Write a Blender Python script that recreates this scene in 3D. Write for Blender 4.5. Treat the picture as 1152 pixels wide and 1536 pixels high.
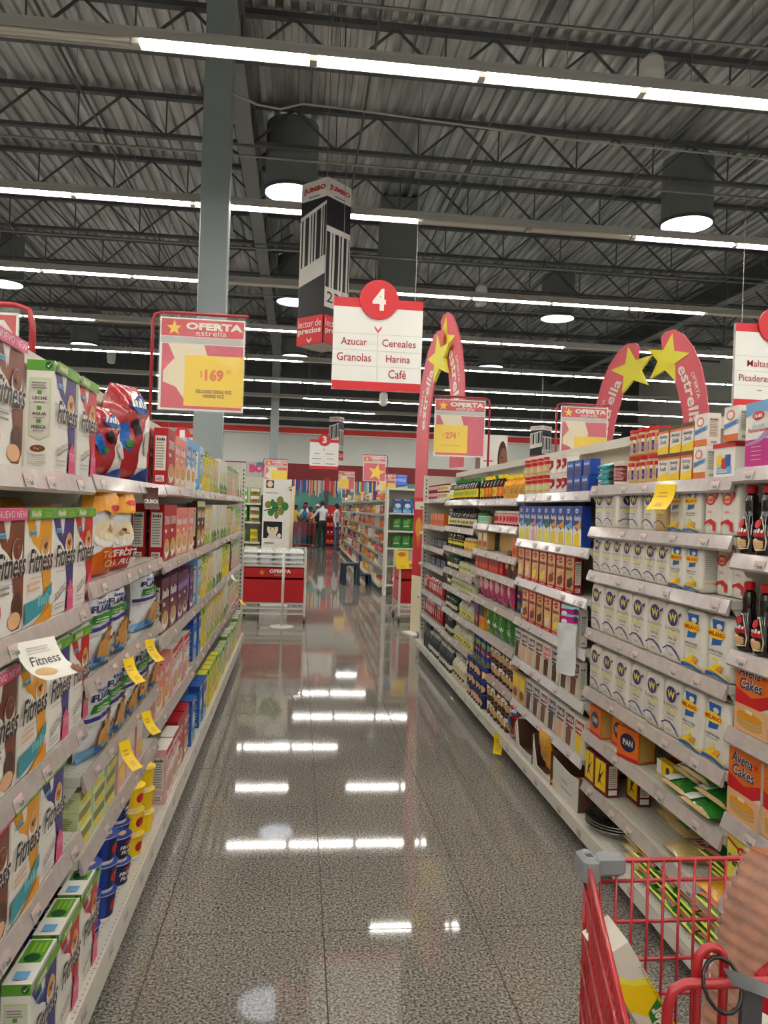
import bpy, bmesh, math, random
from mathutils import Vector, Matrix, geometry
random.seed(7)
for o in list(bpy.data.objects): bpy.data.objects.remove(o)
SC = bpy.context.scene
COL = SC.collection
PI = math.pi
# ---------------------------------------------------------------- camera
EYE = 1.584
FPX = 1150.0
def _n(v): return Vector(v).normalized()
_dY = _n(((448-576)/FPX, (760-768)/FPX, 1.0))
_up = Vector((.033, -1.0, 0.0)); _up = (_up-_dY*_up.dot(_dY)).normalized()
_dX = _dY.cross(_up)
if _dX.x < 0: _dX = -_dX
cam = bpy.data.cameras.new('camera')
cam.sensor_fit = 'VERTICAL'; cam.sensor_height = 36.0; cam.sensor_width = 27.0
cam.lens = 36.0*FPX/1536.0
cam.clip_start = .02; cam.clip_end = 200
camo = bpy.data.objects.new('camera', cam); COL.objects.link(camo)
_r = Vector((_dX.x, _dY.x, _up.x)); _d = Vector((_dX.y, _dY.y, _up.y)); _f = Vector((_dX.z, _dY.z, _up.z))
M4 = Matrix.Identity(4)
for i in range(3):
    M4[i][0] = _r[i]; M4[i][1] = -_d[i]; M4[i][2] = -_f[i]
M4[2][3] = EYE
camo.matrix_world = M4
SC.camera = camo
# ---------------------------------------------------------------- world and exposure
w = bpy.data.worlds.new('world'); SC.world = w; w.use_nodes = True
w.node_tree.nodes['Background'].inputs[0].default_value = (.9, .95, 1, 1)
w.node_tree.nodes['Background'].inputs[1].default_value = .02
SC.view_settings.view_transform = 'Standard'
SC.view_settings.look = 'None'
SC.view_settings.gamma = 1.0
SC.view_settings.use_curve_mapping = False
SC.view_settings.exposure = 0.42
TUBE_POWER = 32.0
# ---------------------------------------------------------------- materials
def lin(h):
    h = h.lstrip('#'); c = [int(h[i:i+2], 16)/255 for i in (0, 2, 4)]
    return tuple(x/12.92 if x <= .04045 else ((x+.055)/1.055)**2.4 for x in c)+(1.0,)
MAT = {}
def mat(name, hexc, rough=.5, metal=0.0, spec=.5, var=0.0, vscale=20.0, coat=0.0, alpha=1.0, trans=0.0, bump=0.0, bscale=60.0, emit=0.0):
    m = bpy.data.materials.new(name); m.use_nodes = True
    nt = m.node_tree; b = nt.nodes['Principled BSDF']; I = b.inputs
    I['Base Color'].default_value = lin(hexc); I['Roughness'].default_value = rough; I['Metallic'].default_value = metal
    I['Specular IOR Level'].default_value = spec; I['Coat Weight'].default_value = coat; I['Alpha'].default_value = alpha
    I['Coat Roughness'].default_value = .08
    I['Transmission Weight'].default_value = trans
    if emit:
        I['Emission Color'].default_value = lin(hexc); I['Emission Strength'].default_value = emit
    if var or bump:
        tc = nt.nodes.new('ShaderNodeTexCoord')
        if var:
            n = nt.nodes.new('ShaderNodeTexNoise'); n.inputs['Scale'].default_value = vscale; n.inputs['Detail'].default_value = 4
            nt.links.new(tc.outputs['Object'], n.inputs['Vector'])
            r = nt.nodes.new('ShaderNodeMapRange'); r.inputs[1].default_value = .3; r.inputs[2].default_value = .7
            r.inputs[3].default_value = 1-var; r.inputs[4].default_value = 1+var*.6
            nt.links.new(n.outputs['Fac'], r.inputs[0])
            mx = nt.nodes.new('ShaderNodeMix'); mx.data_type = 'RGBA'; mx.blend_type = 'MULTIPLY'; mx.inputs['Factor'].default_value = 1
            mx.inputs[6].default_value = lin(hexc); nt.links.new(r.outputs[0], mx.inputs[7]); nt.links.new(mx.outputs[2], I['Base Color'])
        if bump:
            n2 = nt.nodes.new('ShaderNodeTexNoise'); n2.inputs['Scale'].default_value = bscale; n2.inputs['Detail'].default_value = 3
            nt.links.new(tc.outputs['Object'], n2.inputs['Vector'])
            bp = nt.nodes.new('ShaderNodeBump'); bp.inputs['Strength'].default_value = bump; bp.inputs['Distance'].default_value = .01
            nt.links.new(n2.outputs['Fac'], bp.inputs['Height']); nt.links.new(bp.outputs[0], I['Normal'])
    MAT[name] = m
    return m
def ink(name, hexc): mat(name, hexc, .38, spec=.4)
for k, h in dict(white='#e8e5dd', paper='#d9d5c8', cream='#e6d9b8', black='#17151a', grey='#8d8b88', lightgrey='#bdbab4', darkgrey='#46454a', red='#c4141f', crimson='#a80f1e',
    maroon='#6b1219', pink='#d8497c', palepink='#e3a9ad', rose='#d9626e', orange='#dc6a17', amber='#e09a1a', yellow='#f0cc13', lemon='#e8e04a', gold='#c89a3e', tan='#c9a56c', flake='#d29a4c', peach='#e2b184',
    brown='#7a3f26', choc='#4c281b', darkbrown='#2b1914', green='#2e7d32', leaf='#5a9b2c', lime='#93b83a', darkgreen='#17512c', teal='#2f8f9d', aqua='#7cc4c9', sky='#6fa9d6', blue='#1d5fb0', cobalt='#1b3f9a',
    navy='#1c2452', indigo='#372f78', violet='#54308a', magenta='#c21f86', lilac='#a58bc0', palegreen='#c6d6a0', paleblue='#a9c4dc', olive='#7d7f2d', salmon='#e0806c', plum='#5b2446').items():
    ink(k, h)
mat('shelf_white', '#d5d2c8', .35, var=.06, vscale=6)
mat('panel_cream', '#d0ccbf', .45, var=.05, vscale=4)
mat('rail_plastic', '#b3a8a4', .22, var=.12, vscale=22, coat=.4)
mat('rail_white', '#d2ced0', .15, var=.08, vscale=18, coat=.6)
mat('steel', '#9a9a98', .35, metal=.9)
mat('chrome', '#c9c9c9', .15, metal=1)
mat('slot_dark', '#1b1a1c', .7)
mat('joist_paint', '#56595d', .55, var=.1, vscale=3)
mat('girder_paint', '#7f8485', .5, var=.06, vscale=2)
mat('column_paint', '#939d9f', .42, var=.04, vscale=1.5)
mat('housing_paint', '#b6b4af', .35)
mat('tube_off', '#cfccc2', .3)
mat('cast_red', '#a5121f', .35, coat=.5)
mat('red_paint', '#b8141f', .4, var=.05, vscale=5)
mat('sign_white', '#e9e9e4', .4)
mat('offer_pink', '#cb3a54', .4)
mat('sign_red', '#cf1b28', .4)
mat('plastic_grey', '#7d8084', .4)
mat('plastic_black', '#151515', .35)
mat('film', '#f2f2f2', .08, alpha=.22, spec=.8)
mat('clear_film', '#ffffff', .06, alpha=.12, spec=.9)
mat('bag_white', '#dfe3e6', .22, coat=.6, bump=.55, bscale=38)
mat('bag_red', '#a3141f', .22, coat=.7, bump=.6, bscale=42)
mat('bag_yellow', '#dfa01f', .24, coat=.6, bump=.5, bscale=42)
mat('bag_green', '#2c7d28', .25, coat=.6, bump=.5, bscale=48)
mat('bag_corn', '#c9b070', .3, coat=.5, bump=.55, bscale=55, var=.2, vscale=90)
mat('bag_pink', '#b92f6f', .25, coat=.6, bump=.5, bscale=42)
mat('bag_teal', '#5cc0c6', .25, coat=.6, bump=.5, bscale=50)
mat('bag_blue', '#2e7fae', .25, coat=.6, bump=.5, bscale=42)
mat('flakes', '#cd9445', .45, var=.45, vscale=60, bump=.7, bscale=70)
mat('flour_paper', '#dedacf', .55, bump=.25, bscale=28)
mat('foil', '#c8c8c4', .22, metal=1, bump=.2, bscale=60)
mat('card_brown', '#5a3a28', .8, var=.1, vscale=15)
mat('card_white', '#cfccc5', .7, var=.05, vscale=12)
mat('syrup', '#120a08', .06, coat=.8)
mat('dark_glass', '#1b120e', .08, coat=.6)
mat('amber_glass', '#3a1d0b', .08, coat=.6)
mat('green_glass', '#1f3324', .1, coat=.5)
mat('slate_plastic', '#323a42', .3)
mat('milk_plastic', '#c9c7ae', .4)
mat('cherry', '#6d0f16', .08, coat=.7)
mat('bread', '#9c5c30', .7, var=.3, vscale=30, bump=.4, bscale=80)
mat('skin_a', '#5d3a2a', .55); mat('skin_b', '#8a5c44', .55); mat('skin_c', '#3e271d', .55)
mat('hair', '#120d0c', .6)
mat('denim', '#4a6285', .8); mat('trouser', '#2b2521', .8); mat('shirt_white', '#d9dadb', .8); mat('shirt_blue', '#2673b4', .8); mat('shirt_yellow', '#cfae57', .8); mat('shirt_royal', '#3b55b0', .8)
mat('shirt_grey', '#8a8a90', .8); mat('cap_red', '#b51c33', .8); mat('shirt_orange', '#c5764a', .8); mat('shirt_black', '#1c1c20', .8)
mat('stool_blue', '#22344c', .45)
mat('wall_white', '#cfd2cd', .7, var=.03, vscale=1)
mat('wall_maroon', '#7d1f22', .6, var=.05, vscale=1)
mat('wall_teal', '#4f8f88', .35, var=.15, vscale=.8)
mat('stripe_red', '#d8281f', .5)
mat('screen_blue', '#3b62c8', .4, emit=.35)
mat('tube_lit', '#fffaf2', .5, emit=TUBE_POWER)
mat('sky_disc', '#eef4ff', .5, emit=2.2)

def granite():
    m = bpy.data.materials.new('granite'); m.use_nodes = True; nt = m.node_tree; b = nt.nodes['Principled BSDF']
    g = nt.nodes.new('ShaderNodeNewGeometry')
    n = nt.nodes.new('ShaderNodeTexNoise'); n.inputs['Scale'].default_value = 105; n.inputs['Detail'].default_value = 5; n.inputs['Roughness'].default_value = .75
    nt.links.new(g.outputs['Position'], n.inputs['Vector'])
    r = nt.nodes.new('ShaderNodeValToRGB'); e = r.color_ramp.elements
    e[0].position = .40; e[0].color = lin('#393632'); e[1].position = .6; e[1].color = lin('#b4afa5')
    x = e.new(.49); x.color = lin('#7e7a72')
    nt.links.new(n.outputs['Fac'], r.inputs['Fac'])
    n2 = nt.nodes.new('ShaderNodeTexNoise'); n2.inputs['Scale'].default_value = 1.3; n2.inputs['Detail'].default_value = 3
    nt.links.new(g.outputs['Position'], n2.inputs['Vector'])
    mr = nt.nodes.new('ShaderNodeMapRange'); mr.inputs[1].default_value = .3; mr.inputs[2].default_value = .7; mr.inputs[3].default_value = .88; mr.inputs[4].default_value = 1.08
    nt.links.new(n2.outputs['Fac'], mr.inputs[0])
    mx = nt.nodes.new('ShaderNodeMix'); mx.data_type = 'RGBA'; mx.blend_type = 'MULTIPLY'; mx.inputs['Factor'].default_value = 1
    nt.links.new(r.outputs['Color'], mx.inputs[6]); nt.links.new(mr.outputs[0], mx.inputs[7]); nt.links.new(mx.outputs[2], b.inputs['Base Color'])
    b.inputs['Roughness'].default_value = .045; b.inputs['Specular IOR Level'].default_value = .5
    MAT['granite'] = m
granite()
mat('grout', '#4d4a45', .8)
def deck_metal():
    m = bpy.data.materials.new('deck_metal'); m.use_nodes = True; nt = m.node_tree; b = nt.nodes['Principled BSDF']
    g = nt.nodes.new('ShaderNodeNewGeometry')
    mp = nt.nodes.new('ShaderNodeMapping'); mp.inputs['Scale'].default_value = (1, .12, 1)
    nt.links.new(g.outputs['Position'], mp.inputs['Vector'])
    n = nt.nodes.new('ShaderNodeTexNoise'); n.inputs['Scale'].default_value = 5; n.inputs['Detail'].default_value = 5
    nt.links.new(mp.outputs[0], n.inputs['Vector'])
    r = nt.nodes.new('ShaderNodeValToRGB'); e = r.color_ramp.elements
    e[0].position = .3; e[0].color = lin('#8d9092'); e[1].position = .72; e[1].color = lin('#e6e9ea')
    nt.links.new(n.outputs['Fac'], r.inputs['Fac']); nt.links.new(r.outputs['Color'], b.inputs['Base Color'])
    b.inputs['Metallic'].default_value = .6; b.inputs['Roughness'].default_value = .33
    MAT['deck_metal'] = m
deck_metal()
def perforated():
    m = mat('shelf_perforated', '#cdc9bd', .35)
    nt = m.node_tree; b = nt.nodes['Principled BSDF']
    g = nt.nodes.new('ShaderNodeNewGeometry'); s = nt.nodes.new('ShaderNodeSeparateXYZ'); nt.links.new(g.outputs['Position'], s.inputs[0])
    def mth(op, a, bb=None):
        k = nt.nodes.new('ShaderNodeMath'); k.operation = op
        for i, q in enumerate((a, bb)):
            if q is None: continue
            if isinstance(q, (int, float)): k.inputs[i].default_value = q
            else: nt.links.new(q, k.inputs[i])
        return k.outputs[0]
    def cell(o, p): return mth('SUBTRACT', mth('FRACT', mth('DIVIDE', o, p)), .5)
    a = mth('MULTIPLY', cell(s.outputs[0], .034), 34.0); c = mth('MULTIPLY', cell(s.outputs[1], .025), 25.0)
    d = mth('ADD', mth('MULTIPLY', a, a), mth('MULTIPLY', c, c))
    lt = mth('LESS_THAN', d, 7.0)
    mx = nt.nodes.new('ShaderNodeMix'); mx.data_type = 'RGBA'; mx.inputs[6].default_value = lin('#cdc9bd'); mx.inputs[7].default_value = lin('#5a564e')
    nt.links.new(lt, mx.inputs['Factor']); nt.links.new(mx.outputs[2], b.inputs['Base Color'])
perforated()
# ---------------------------------------------------------------- mesh builder
TXT = {}
def text_tris(s, bold, shear):
    k = (s, bold, shear)
    if k not in TXT:
        c = bpy.data.curves.new('t', 'FONT'); c.body = s; c.resolution_u = 2; c.offset = bold; c.shear = shear
        o = bpy.data.objects.new('t', c)
        me = o.to_mesh()
        P = [tuple(v.co[:2]) for v in me.vertices]
        T = []
        for p in me.polygons:
            T.append([P[i] for i in p.vertices])
        o.to_mesh_clear(); bpy.data.objects.remove(o); bpy.data.curves.remove(c)
        xs = [q[0] for t in T for q in t] or [0, 1]; ys = [q[1] for t in T for q in t] or [0, 1]
        x0, x1, y0, y1 = min(xs), max(xs), min(ys), max(ys)
        T = [[((x-x0)/(x1-x0), (y-y0)/(y1-y0)) for x, y in t] for t in T]
        TXT[k] = (T, (x1-x0)/(y1-y0))
    return TXT[k]
def star_pts(cx, cy, r, rot=0, inner=.42, sx=1.0):
    return [(cx+sx*(r if i % 2 == 0 else r*inner)*math.sin(rot+i*PI/5), cy+(r if i % 2 == 0 else r*inner)*math.cos(rot+i*PI/5)) for i in range(10)]
class Art:                                     # flat print in 0..1 face coordinates
    def __init__(self): self.it = []; self.n = 0
    def poly(self, pts, c): self.n += 1; self.it.append(([list(pts)], c, self.n)); return self
    def rect(self, x0, y0, x1, y1, c): return self.poly([(x0, y0), (x1, y0), (x1, y1), (x0, y1)], c)
    def ell(self, cx, cy, rx, ry, c, n=14): return self.poly([(cx+rx*math.cos(2*PI*i/n), cy+ry*math.sin(2*PI*i/n)) for i in range(n)], c)
    def star(self, cx, cy, r, c, asp=1.0, rot=0): return self.poly(star_pts(cx, cy, r, rot, sx=asp), c)
    def text(self, s, x0, y0, x1, y1, c, bold=.0, shear=0.0, rot=0.0, asp=1.0):
        T, _ = text_tris(s, bold, shear); self.n += 1
        out = []
        cx, cy = (x0+x1)/2, (y0+y1)/2
        for t in T:
            q = []
            for x, y in t:
                X, Y = (x-.5)*(x1-x0)*asp, (y-.5)*(y1-y0)
                if rot: X, Y = X*math.cos(rot)-Y*math.sin(rot), X*math.sin(rot)+Y*math.cos(rot)
                q.append((cx+X/asp, cy+Y))
            out.append(q)
        self.it.append((out, c, self.n)); return self
    def mark(self, x0, y0, x1, y1, c):                         # lettering too blurred to read
        self.n += 1; out = []; n = 5; w = (x1-x0)/n; sl = (y1-y0)*.12
        for i in range(n):
            a = x0+i*w; b = a+w*.66; h = (y1-y0)*(1 if i in (0, 3) else .72); out.append([(a, y0), (b, y0), (b+w*.18, y0+h), (a+w*.18, y0+h)])
        self.it.append((out, c, self.n)); return self
    def lines(self, x0, y0, x1, y1, n, c, fill=.45, seed=0):   # rows of fine print
        rg = random.Random(seed+n); self.n += 1; out = []
        for i in range(n):
            a = y0+(y1-y0)*i/n; b = a+(y1-y0)/n*fill; e = x1-(x1-x0)*rg.random()*.25
            out.append([(x0, a), (e, a), (e, b), (x0, b)])
        self.it.append((out, c, self.n)); return self
def clip(poly, ax, lo, hi):
    for s, lim in ((1, lo), (-1, hi)):
        out = []
        for i in range(len(poly)):
            a, b = poly[i-1], poly[i]
            da, db = s*(a[ax]-lim), s*(b[ax]-lim)
            if (da >= 0) != (db >= 0):
                t = da/(da-db); out.append((a[0]+(b[0]-a[0])*t, a[1]+(b[1]-a[1])*t))
            if db >= 0: out.append(b)
        poly = out
        if len(poly) < 3: return []
    return poly
class MB:
    def __init__(self): self.v = []; self.f = []; self.mi = []; self.sm = []; self.ml = []
    def mid(self, m):
        if m not in self.ml: self.ml.append(m)
        return self.ml.index(m)
    def add(self, vs, fs, m, smooth=False):
        b = len(self.v); self.v += [tuple(q) for q in vs]; k = self.mid(m)
        for q in fs: self.f.append(tuple(b+i for i in q)); self.mi.append(k); self.sm.append(smooth)
        return self
    def box(self, x0, x1, y0, y1, z0, z1, m, top=None, side=None, front=None, skip=''):
        v = [(x0,y0,z0),(x1,y0,z0),(x1,y1,z0),(x0,y1,z0),(x0,y0,z1),(x1,y0,z1),(x1,y1,z1),(x0,y1,z1)]
        for nm, q, mm in (('b',(0,3,2,1),m),('t',(4,5,6,7),top or m),('f',(0,1,5,4),front or m),('r',(1,2,6,5),side or m),('k',(2,3,7,6),m),('l',(3,0,4,7),side or m)):
            if nm in skip: continue
            self.add([v[i] for i in q], [(0,1,2,3)], mm)
        return self
    def bbox(self, x0, x1, y0, y1, z0, z1, m, b=.004):          # box with rounded vertical and horizontal edges
        vs = []; fs = []
        for z, ins in ((z0, b), (z0+b, 0), (z1-b, 0), (z1, b)):
            a0, a1, c0, c1 = x0+ins, x1-ins, y0+ins, y1-ins
            vs += [(a0+b,c0,z),(a1-b,c0,z),(a1,c0+b,z),(a1,c1-b,z),(a1-b,c1,z),(a0+b,c1,z),(a0,c1-b,z),(a0,c0+b,z)]
        for k in range(3):
            for i in range(8):
                j = (i+1) % 8; fs.append((k*8+i, k*8+j, k*8+8+j, k*8+8+i))
        fs.append(tuple(range(7, -1, -1))); fs.append(tuple(range(24, 32)))
        return self.add(vs, fs, m)
    def lathe(self, prof, seg=12, cx=0, cy=0, m=None, smooth=True, z=0):    # prof: (r, z, material)
        for k in range(len(prof)-1):
            r0, z0 = prof[k][:2]; r1, z1 = prof[k+1][:2]; mm = prof[k+1][2] if len(prof[k+1]) > 2 else m
            a = [(cx+r0*math.cos(2*PI*i/seg), cy+r0*math.sin(2*PI*i/seg), z+z0) for i in range(seg)]
            b = [(cx+r1*math.cos(2*PI*i/seg), cy+r1*math.sin(2*PI*i/seg), z+z1) for i in range(seg)]
            if r0 < 1e-5: self.add(b, [tuple(range(seg))] if z1 >= z0 else [tuple(range(seg-1, -1, -1))], mm); continue
            if r1 < 1e-5: self.add(a, [tuple(range(seg))], mm); continue
            self.add(a+b, [(i, (i+1) % seg, seg+(i+1) % seg, seg+i) for i in range(seg)], mm, smooth)
        return self
    def tube(self, pts, r, m, seg=6, closed=False, smooth=True, caps=True):
        pts = [Vector(p) for p in pts]; n = len(pts); vs = []
        ref = None
        for i, p in enumerate(pts):
            a = pts[i-1] if (i > 0 or closed) else p; b = pts[(i+1) % n] if (i < n-1 or closed) else p
            t = (b-a).normalized() if (b-a).length > 1e-9 else Vector((0,0,1))
            if ref is None: ref = Vector((0,0,1)) if abs(t.z) < .9 else Vector((1,0,0))
            u = (ref-t*ref.dot(t)).normalized(); ref = u; w_ = t.cross(u)
            for k in range(seg):
                an = 2*PI*(k+.5)/seg; vs.append(p+u*r*math.cos(an)+w_*r*math.sin(an))
        fs = []
        for i in range(n if closed else n-1):
            j = (i+1) % n
            for k in range(seg): fs.append((i*seg+k, i*seg+(k+1) % seg, j*seg+(k+1) % seg, j*seg+k))
        if caps and not closed: fs += [tuple(range(seg-1, -1, -1)), tuple(range((n-1)*seg, n*seg))]
        return self.add(vs, fs, m, smooth and seg > 4)
    def slab(self, pts, y0, y1, m, side=None):                 # outline in x,z extruded along y
        n = len(pts)
        self.add([(x, y0, z) for x, z in pts], [tuple(range(n))], m)
        self.add([(x, y1, z) for x, z in pts], [tuple(range(n-1, -1, -1))], m)
        for i in range(n):
            j = (i+1) % n; a, b = pts[i], pts[j]
            self.add([(a[0],y0,a[1]),(b[0],y0,b[1]),(b[0],y1,b[1]),(a[0],y1,a[1])], [(3,2,1,0)], side or m)
        return self
    def grid(self, fn, nu, nv, m, smooth=True, wrap=False):
        vs = [fn(i/nu, j/nv) for j in range(nv+1) for i in range(nu+(0 if wrap else 1))]
        k = nu if wrap else nu+1
        fs = [(j*k+i, j*k+(i+1) % k, (j+1)*k+(i+1) % k, (j+1)*k+i) for j in range(nv) for i in range(nu)]
        return self.add(vs, fs, m, smooth)
    def art(self, art, fr, eps=.0004, nu=1, nv=1):             # lay print on a surface: fr(u, v) -> (point, normal)
        for polys, c, ly in art.it:
            for p in polys:
                if nu == 1 and nv == 1: pcs = [p]
                else:
                    tris = [p] if len(p) <= 4 else [[p[i] for i in t] for t in geometry.tessellate_polygon([[Vector((x, y, 0)) for x, y in p]])]
                    pcs = []
                    for t in tris:
                        for i in range(nu):
                            q = clip(t, 0, i/nu, (i+1)/nu)
                            if not q: continue
                            if nv == 1: pcs.append(q)
                            else:
                                for j in range(nv):
                                    q2 = clip(q, 1, j/nv, (j+1)/nv)
                                    if q2: pcs.append(q2)
                for q in pcs:
                    vs = []
                    for u, v in q:
                        P, N = fr(u, v); vs.append(Vector(P)+Vector(N)*eps*ly)
                    if len(vs) >= 3: self.add(vs, [tuple(range(len(vs)))], c, nu > 1)
        return self
    def mesh(self, name):
        me = bpy.data.meshes.new(name); me.from_pydata(self.v, [], self.f)
        for n in self.ml: me.materials.append(MAT[n])
        me.polygons.foreach_set('material_index', self.mi); me.polygons.foreach_set('use_smooth', self.sm)
        me.update(); return me
def flat(ox, oy, oz, ux, uy, uz, vx, vy, vz):
    O, U, V = Vector((ox,oy,oz)), Vector((ux,uy,uz)), Vector((vx,vy,vz)); N = U.cross(V).normalized()
    return lambda u, v: (O+U*u+V*v, N)
def front(w, d, h, z=0): return flat(-w/2, -d/2, z, w, 0, 0, 0, 0, h)
def sideR(w, d, h, z=0): return flat(w/2, -d/2, z, 0, d, 0, 0, 0, h)
def sideL(w, d, h, z=0): return flat(-w/2, d/2, z, 0, -d, 0, 0, 0, h)
def topf(w, d, h): return flat(-w/2, -d/2, h, w, 0, 0, 0, d, 0)
def cyl(r, z0, z1, half=1.2):
    def fr(u, v):
        a = (u*2-1)*half; rr = r(z0+(z1-z0)*v) if callable(r) else r
        n = Vector((math.sin(a), -math.cos(a), 0)); return (n*rr+Vector((0,0,z0+(z1-z0)*v)), n)
    return fr
# ---------------------------------------------------------------- objects
def obj(name, data, parent=None, loc=None, rot=None):
    if isinstance(data, MB): data = data.mesh(name)
    o = bpy.data.objects.new(name, data); COL.objects.link(o)
    if parent: o.parent = parent
    if loc: o.location = loc
    if rot: o.rotation_euler = rot
    return o
def tag(o, label, cat, group=None, kind=None):
    if label: o['label'] = label
    if cat: o['category'] = cat
    if group: o['group'] = group
    if kind: o['kind'] = kind
    return o
ORD = 'first second third fourth fifth sixth seventh eighth ninth tenth eleventh twelfth thirteenth fourteenth fifteenth sixteenth seventeenth eighteenth nineteenth twentieth'.split()+['%dth' % i for i in range(21, 60)]
def structure(name, data, label, parent=None, loc=None):
    o = obj(name, data, parent, loc)
    if not parent: o['kind'] = 'structure'
    if label: o['label'] = label
    return o
# ================================================================ the building
XW, YB, YF, ZD = 15.0, -7.0, 33.0, 8.0
JD = .68                                  # joist depth
m = MB(); m.box(-XW, XW, YB, YF, -.2, -.006, 'granite')
fl = structure('floor', m, 'polished grey granite tile floor of the store')
tm = MB(); tm.bbox(-.298, .298, -.298, .298, -.006, 0, 'granite', .0012); tmesh = tm.mesh('floor_tile')
for c in range(-2, 4):
    for r_ in range(-2, 48):
        x = .443+.6*(c-0); y = 3.168+.6*r_
        if y > 31: continue
        if y < 8.3 and not (-.9 < x < 1.7): continue
        obj('floor_tile', tmesh, fl, (x, y, 0))
m = MB(); m.box(-1.1, 2.6, .5, 32, -.0059, -.0035, 'grout'); obj('grout_bed', m, fl)
# corrugated roof deck, ribs along the aisle
m = MB(); p = .2; n = int(2*XW/p)
pts = []
for i in range(n):
    x = -XW+i*p; pts += [(x, 0), (x+p*.42, 0), (x+p*.5, .055), (x+p*.92, .055)]
vs = [(x, y, ZD+z) for x, z in pts for y in (YB, YF)]
m.add(vs, [(2*i, 2*i+2, 2*i+3, 2*i+1) for i in range(len(pts)-1)], 'deck_metal')
ce = structure('ceiling', m, 'corrugated galvanised steel roof deck over open web joists')
# open-web joists across the store
def chords():
    m = MB(); m.box(-XW, XW, -.055, .055, -.07, 0, 'joist_paint'); m.box(-XW, XW, -.045, .045, -JD, -JD+.06, 'joist_paint'); return m.mesh('joist')
def webs():
    m = MB(); k = 0; x = -XW
    while x < XW-.5:
        m.tube([(x, 0, -.05), (x+.67, 0, .03-JD)], .022, 'joist_paint', 4); m.tube([(x+.67, 0, .03-JD), (x+1.34, 0, -.05)], .022, 'joist_paint', 4)
        m.tube([(x+.67, 0, -.05), (x+.67, 0, .03-JD)], .014, 'joist_paint', 4); x += 1.34
    return m.mesh('web')
cm, wm = chords(), webs()
y = 10.12-2.32*7
while y < YF:
    j = obj('joist', cm, ce, (0, y, ZD)); wbo = obj('web', wm, j); y += 2.32
# cross bracing and conduits along the aisle
for x in (-6.2, -3.2, .75, 2.6, 5.4, 8.2):
    m = MB(); m.tube([(x, YB, ZD-JD-.03), (x, YF, ZD-JD-.03)], .02, 'joist_paint', 5); obj('bridging_bar', m, ce)
for k, (y, z) in enumerate(((7.5, 6.5), (11.1, 6.55), (14.9, 6.5), (18.2, 6.5), (22, 6.5), (26, 6.5))):
    m = MB(); m.tube([(-XW, y, z), (XW, y, z)], .018, 'steel', 6); obj('conduit', m, ce)
def girder(x):
    m = MB(); b = ZD-JD
    m.box(x-.13, x+.13, YB, YF, b, b+.03, 'girder_paint'); m.box(x-.012, x+.012, YB, YF, b+.03, ZD-.08, 'joist_paint'); m.box(x-.13, x+.13, YB, YF, ZD-.08, ZD-.05, 'girder_paint')
    obj('girder', m, ce)
for x in (-12.4, -1.02, 11.0): girder(x)
# braces beside the girder
m = MB()
for y in (3.9, 8.5, 13.2, 17.8):
    m.tube([(-1.02, y, ZD-.62), (-.35, y+.2, ZD-.1)], .03, 'joist_paint', 4); m.tube([(-1.02, y, ZD-.62), (-1.7, y+.2, ZD-.1)], .03, 'joist_paint', 4)
obj('knee_brace', m, ce)
m = MB(); m.tube([(-.86, 8.5, 6.05), (-.6, 8.55, 5.98), (-.35, 8.6, 5.98), (-.1, 8.6, 6.06), (.3, 8.6, 6.05), (3, 8.7, 5.98), (6, 8.8, 6.0)], .012, 'lightgrey', 5); obj('power_cable', m, ce)
def column(x, y, nm):
    m = MB(); a, b = (.155, .1) if y < 10 else (.13, .13)
    m.bbox(x-a, x+a, y-b, y+b, 0, ZD-JD-.04, 'column_paint', .012)
    m.box(x-.2, x+.2, y-.2, y+.2, ZD-JD-.04, ZD-JD, 'girder_paint')
    o = structure(nm, m, 'grey painted square steel column rising '+('behind the cereal shelves' if y < 10 else 'before the far maroon wall'))
    return o
column(-1.015, 8.61, 'column'); column(-.86, 25.0, 'column')
m = MB(); m.box(-XW, XW, YF, YF+.15, 0, ZD, 'wall_white'); wf = structure('wall_far', m, 'far store wall with maroon band, red stripe and teal lower part')
m = MB(); m.box(-XW, XW, YF-.03, YF, 2.72, 3.42, 'wall_maroon'); obj('maroon_band', m, wf)
m = MB(); m.box(-XW, XW, YF-.25, YF-.02, 4.66, 5.0, 'sign_white'); m.box(-XW, XW, YF-.28, YF-.24, 4.70, 4.92, 'stripe_red'); obj('striped_fascia', m, wf)
m = MB(); m.box(-XW, XW, YF-.02, YF, 5.0, ZD, 'joist_paint'); obj('upper_panel', m, wf)
m = MB(); m.box(-4, XW, YF-.04, YF-.02, 0, 2.72, 'wall_teal'); obj('teal_panel', m, wf)
for nm, a in (('wall_left', (-XW-.15, -XW, YB, YF)), ('wall_right', (XW, XW+.15, YB, YF)), ('wall_back', (-XW, XW, YB-.15, YB))):
    m = MB(); m.box(*a, 0, ZD, 'wall_white'); structure(nm, m, 'plain pale side wall of the store')
# dark air duct drop
m = MB(); m.bbox(1.5, 2.25, 15.6, 16.3, 5.15, ZD, 'girder_paint', .01); m.box(1.45, 2.3, 15.55, 16.35, 5.08, 5.15, 'girder_paint')
tag(obj('air_duct', m), 'dark grey square air duct dropping from roof behind the number four sign', 'duct')

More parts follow.
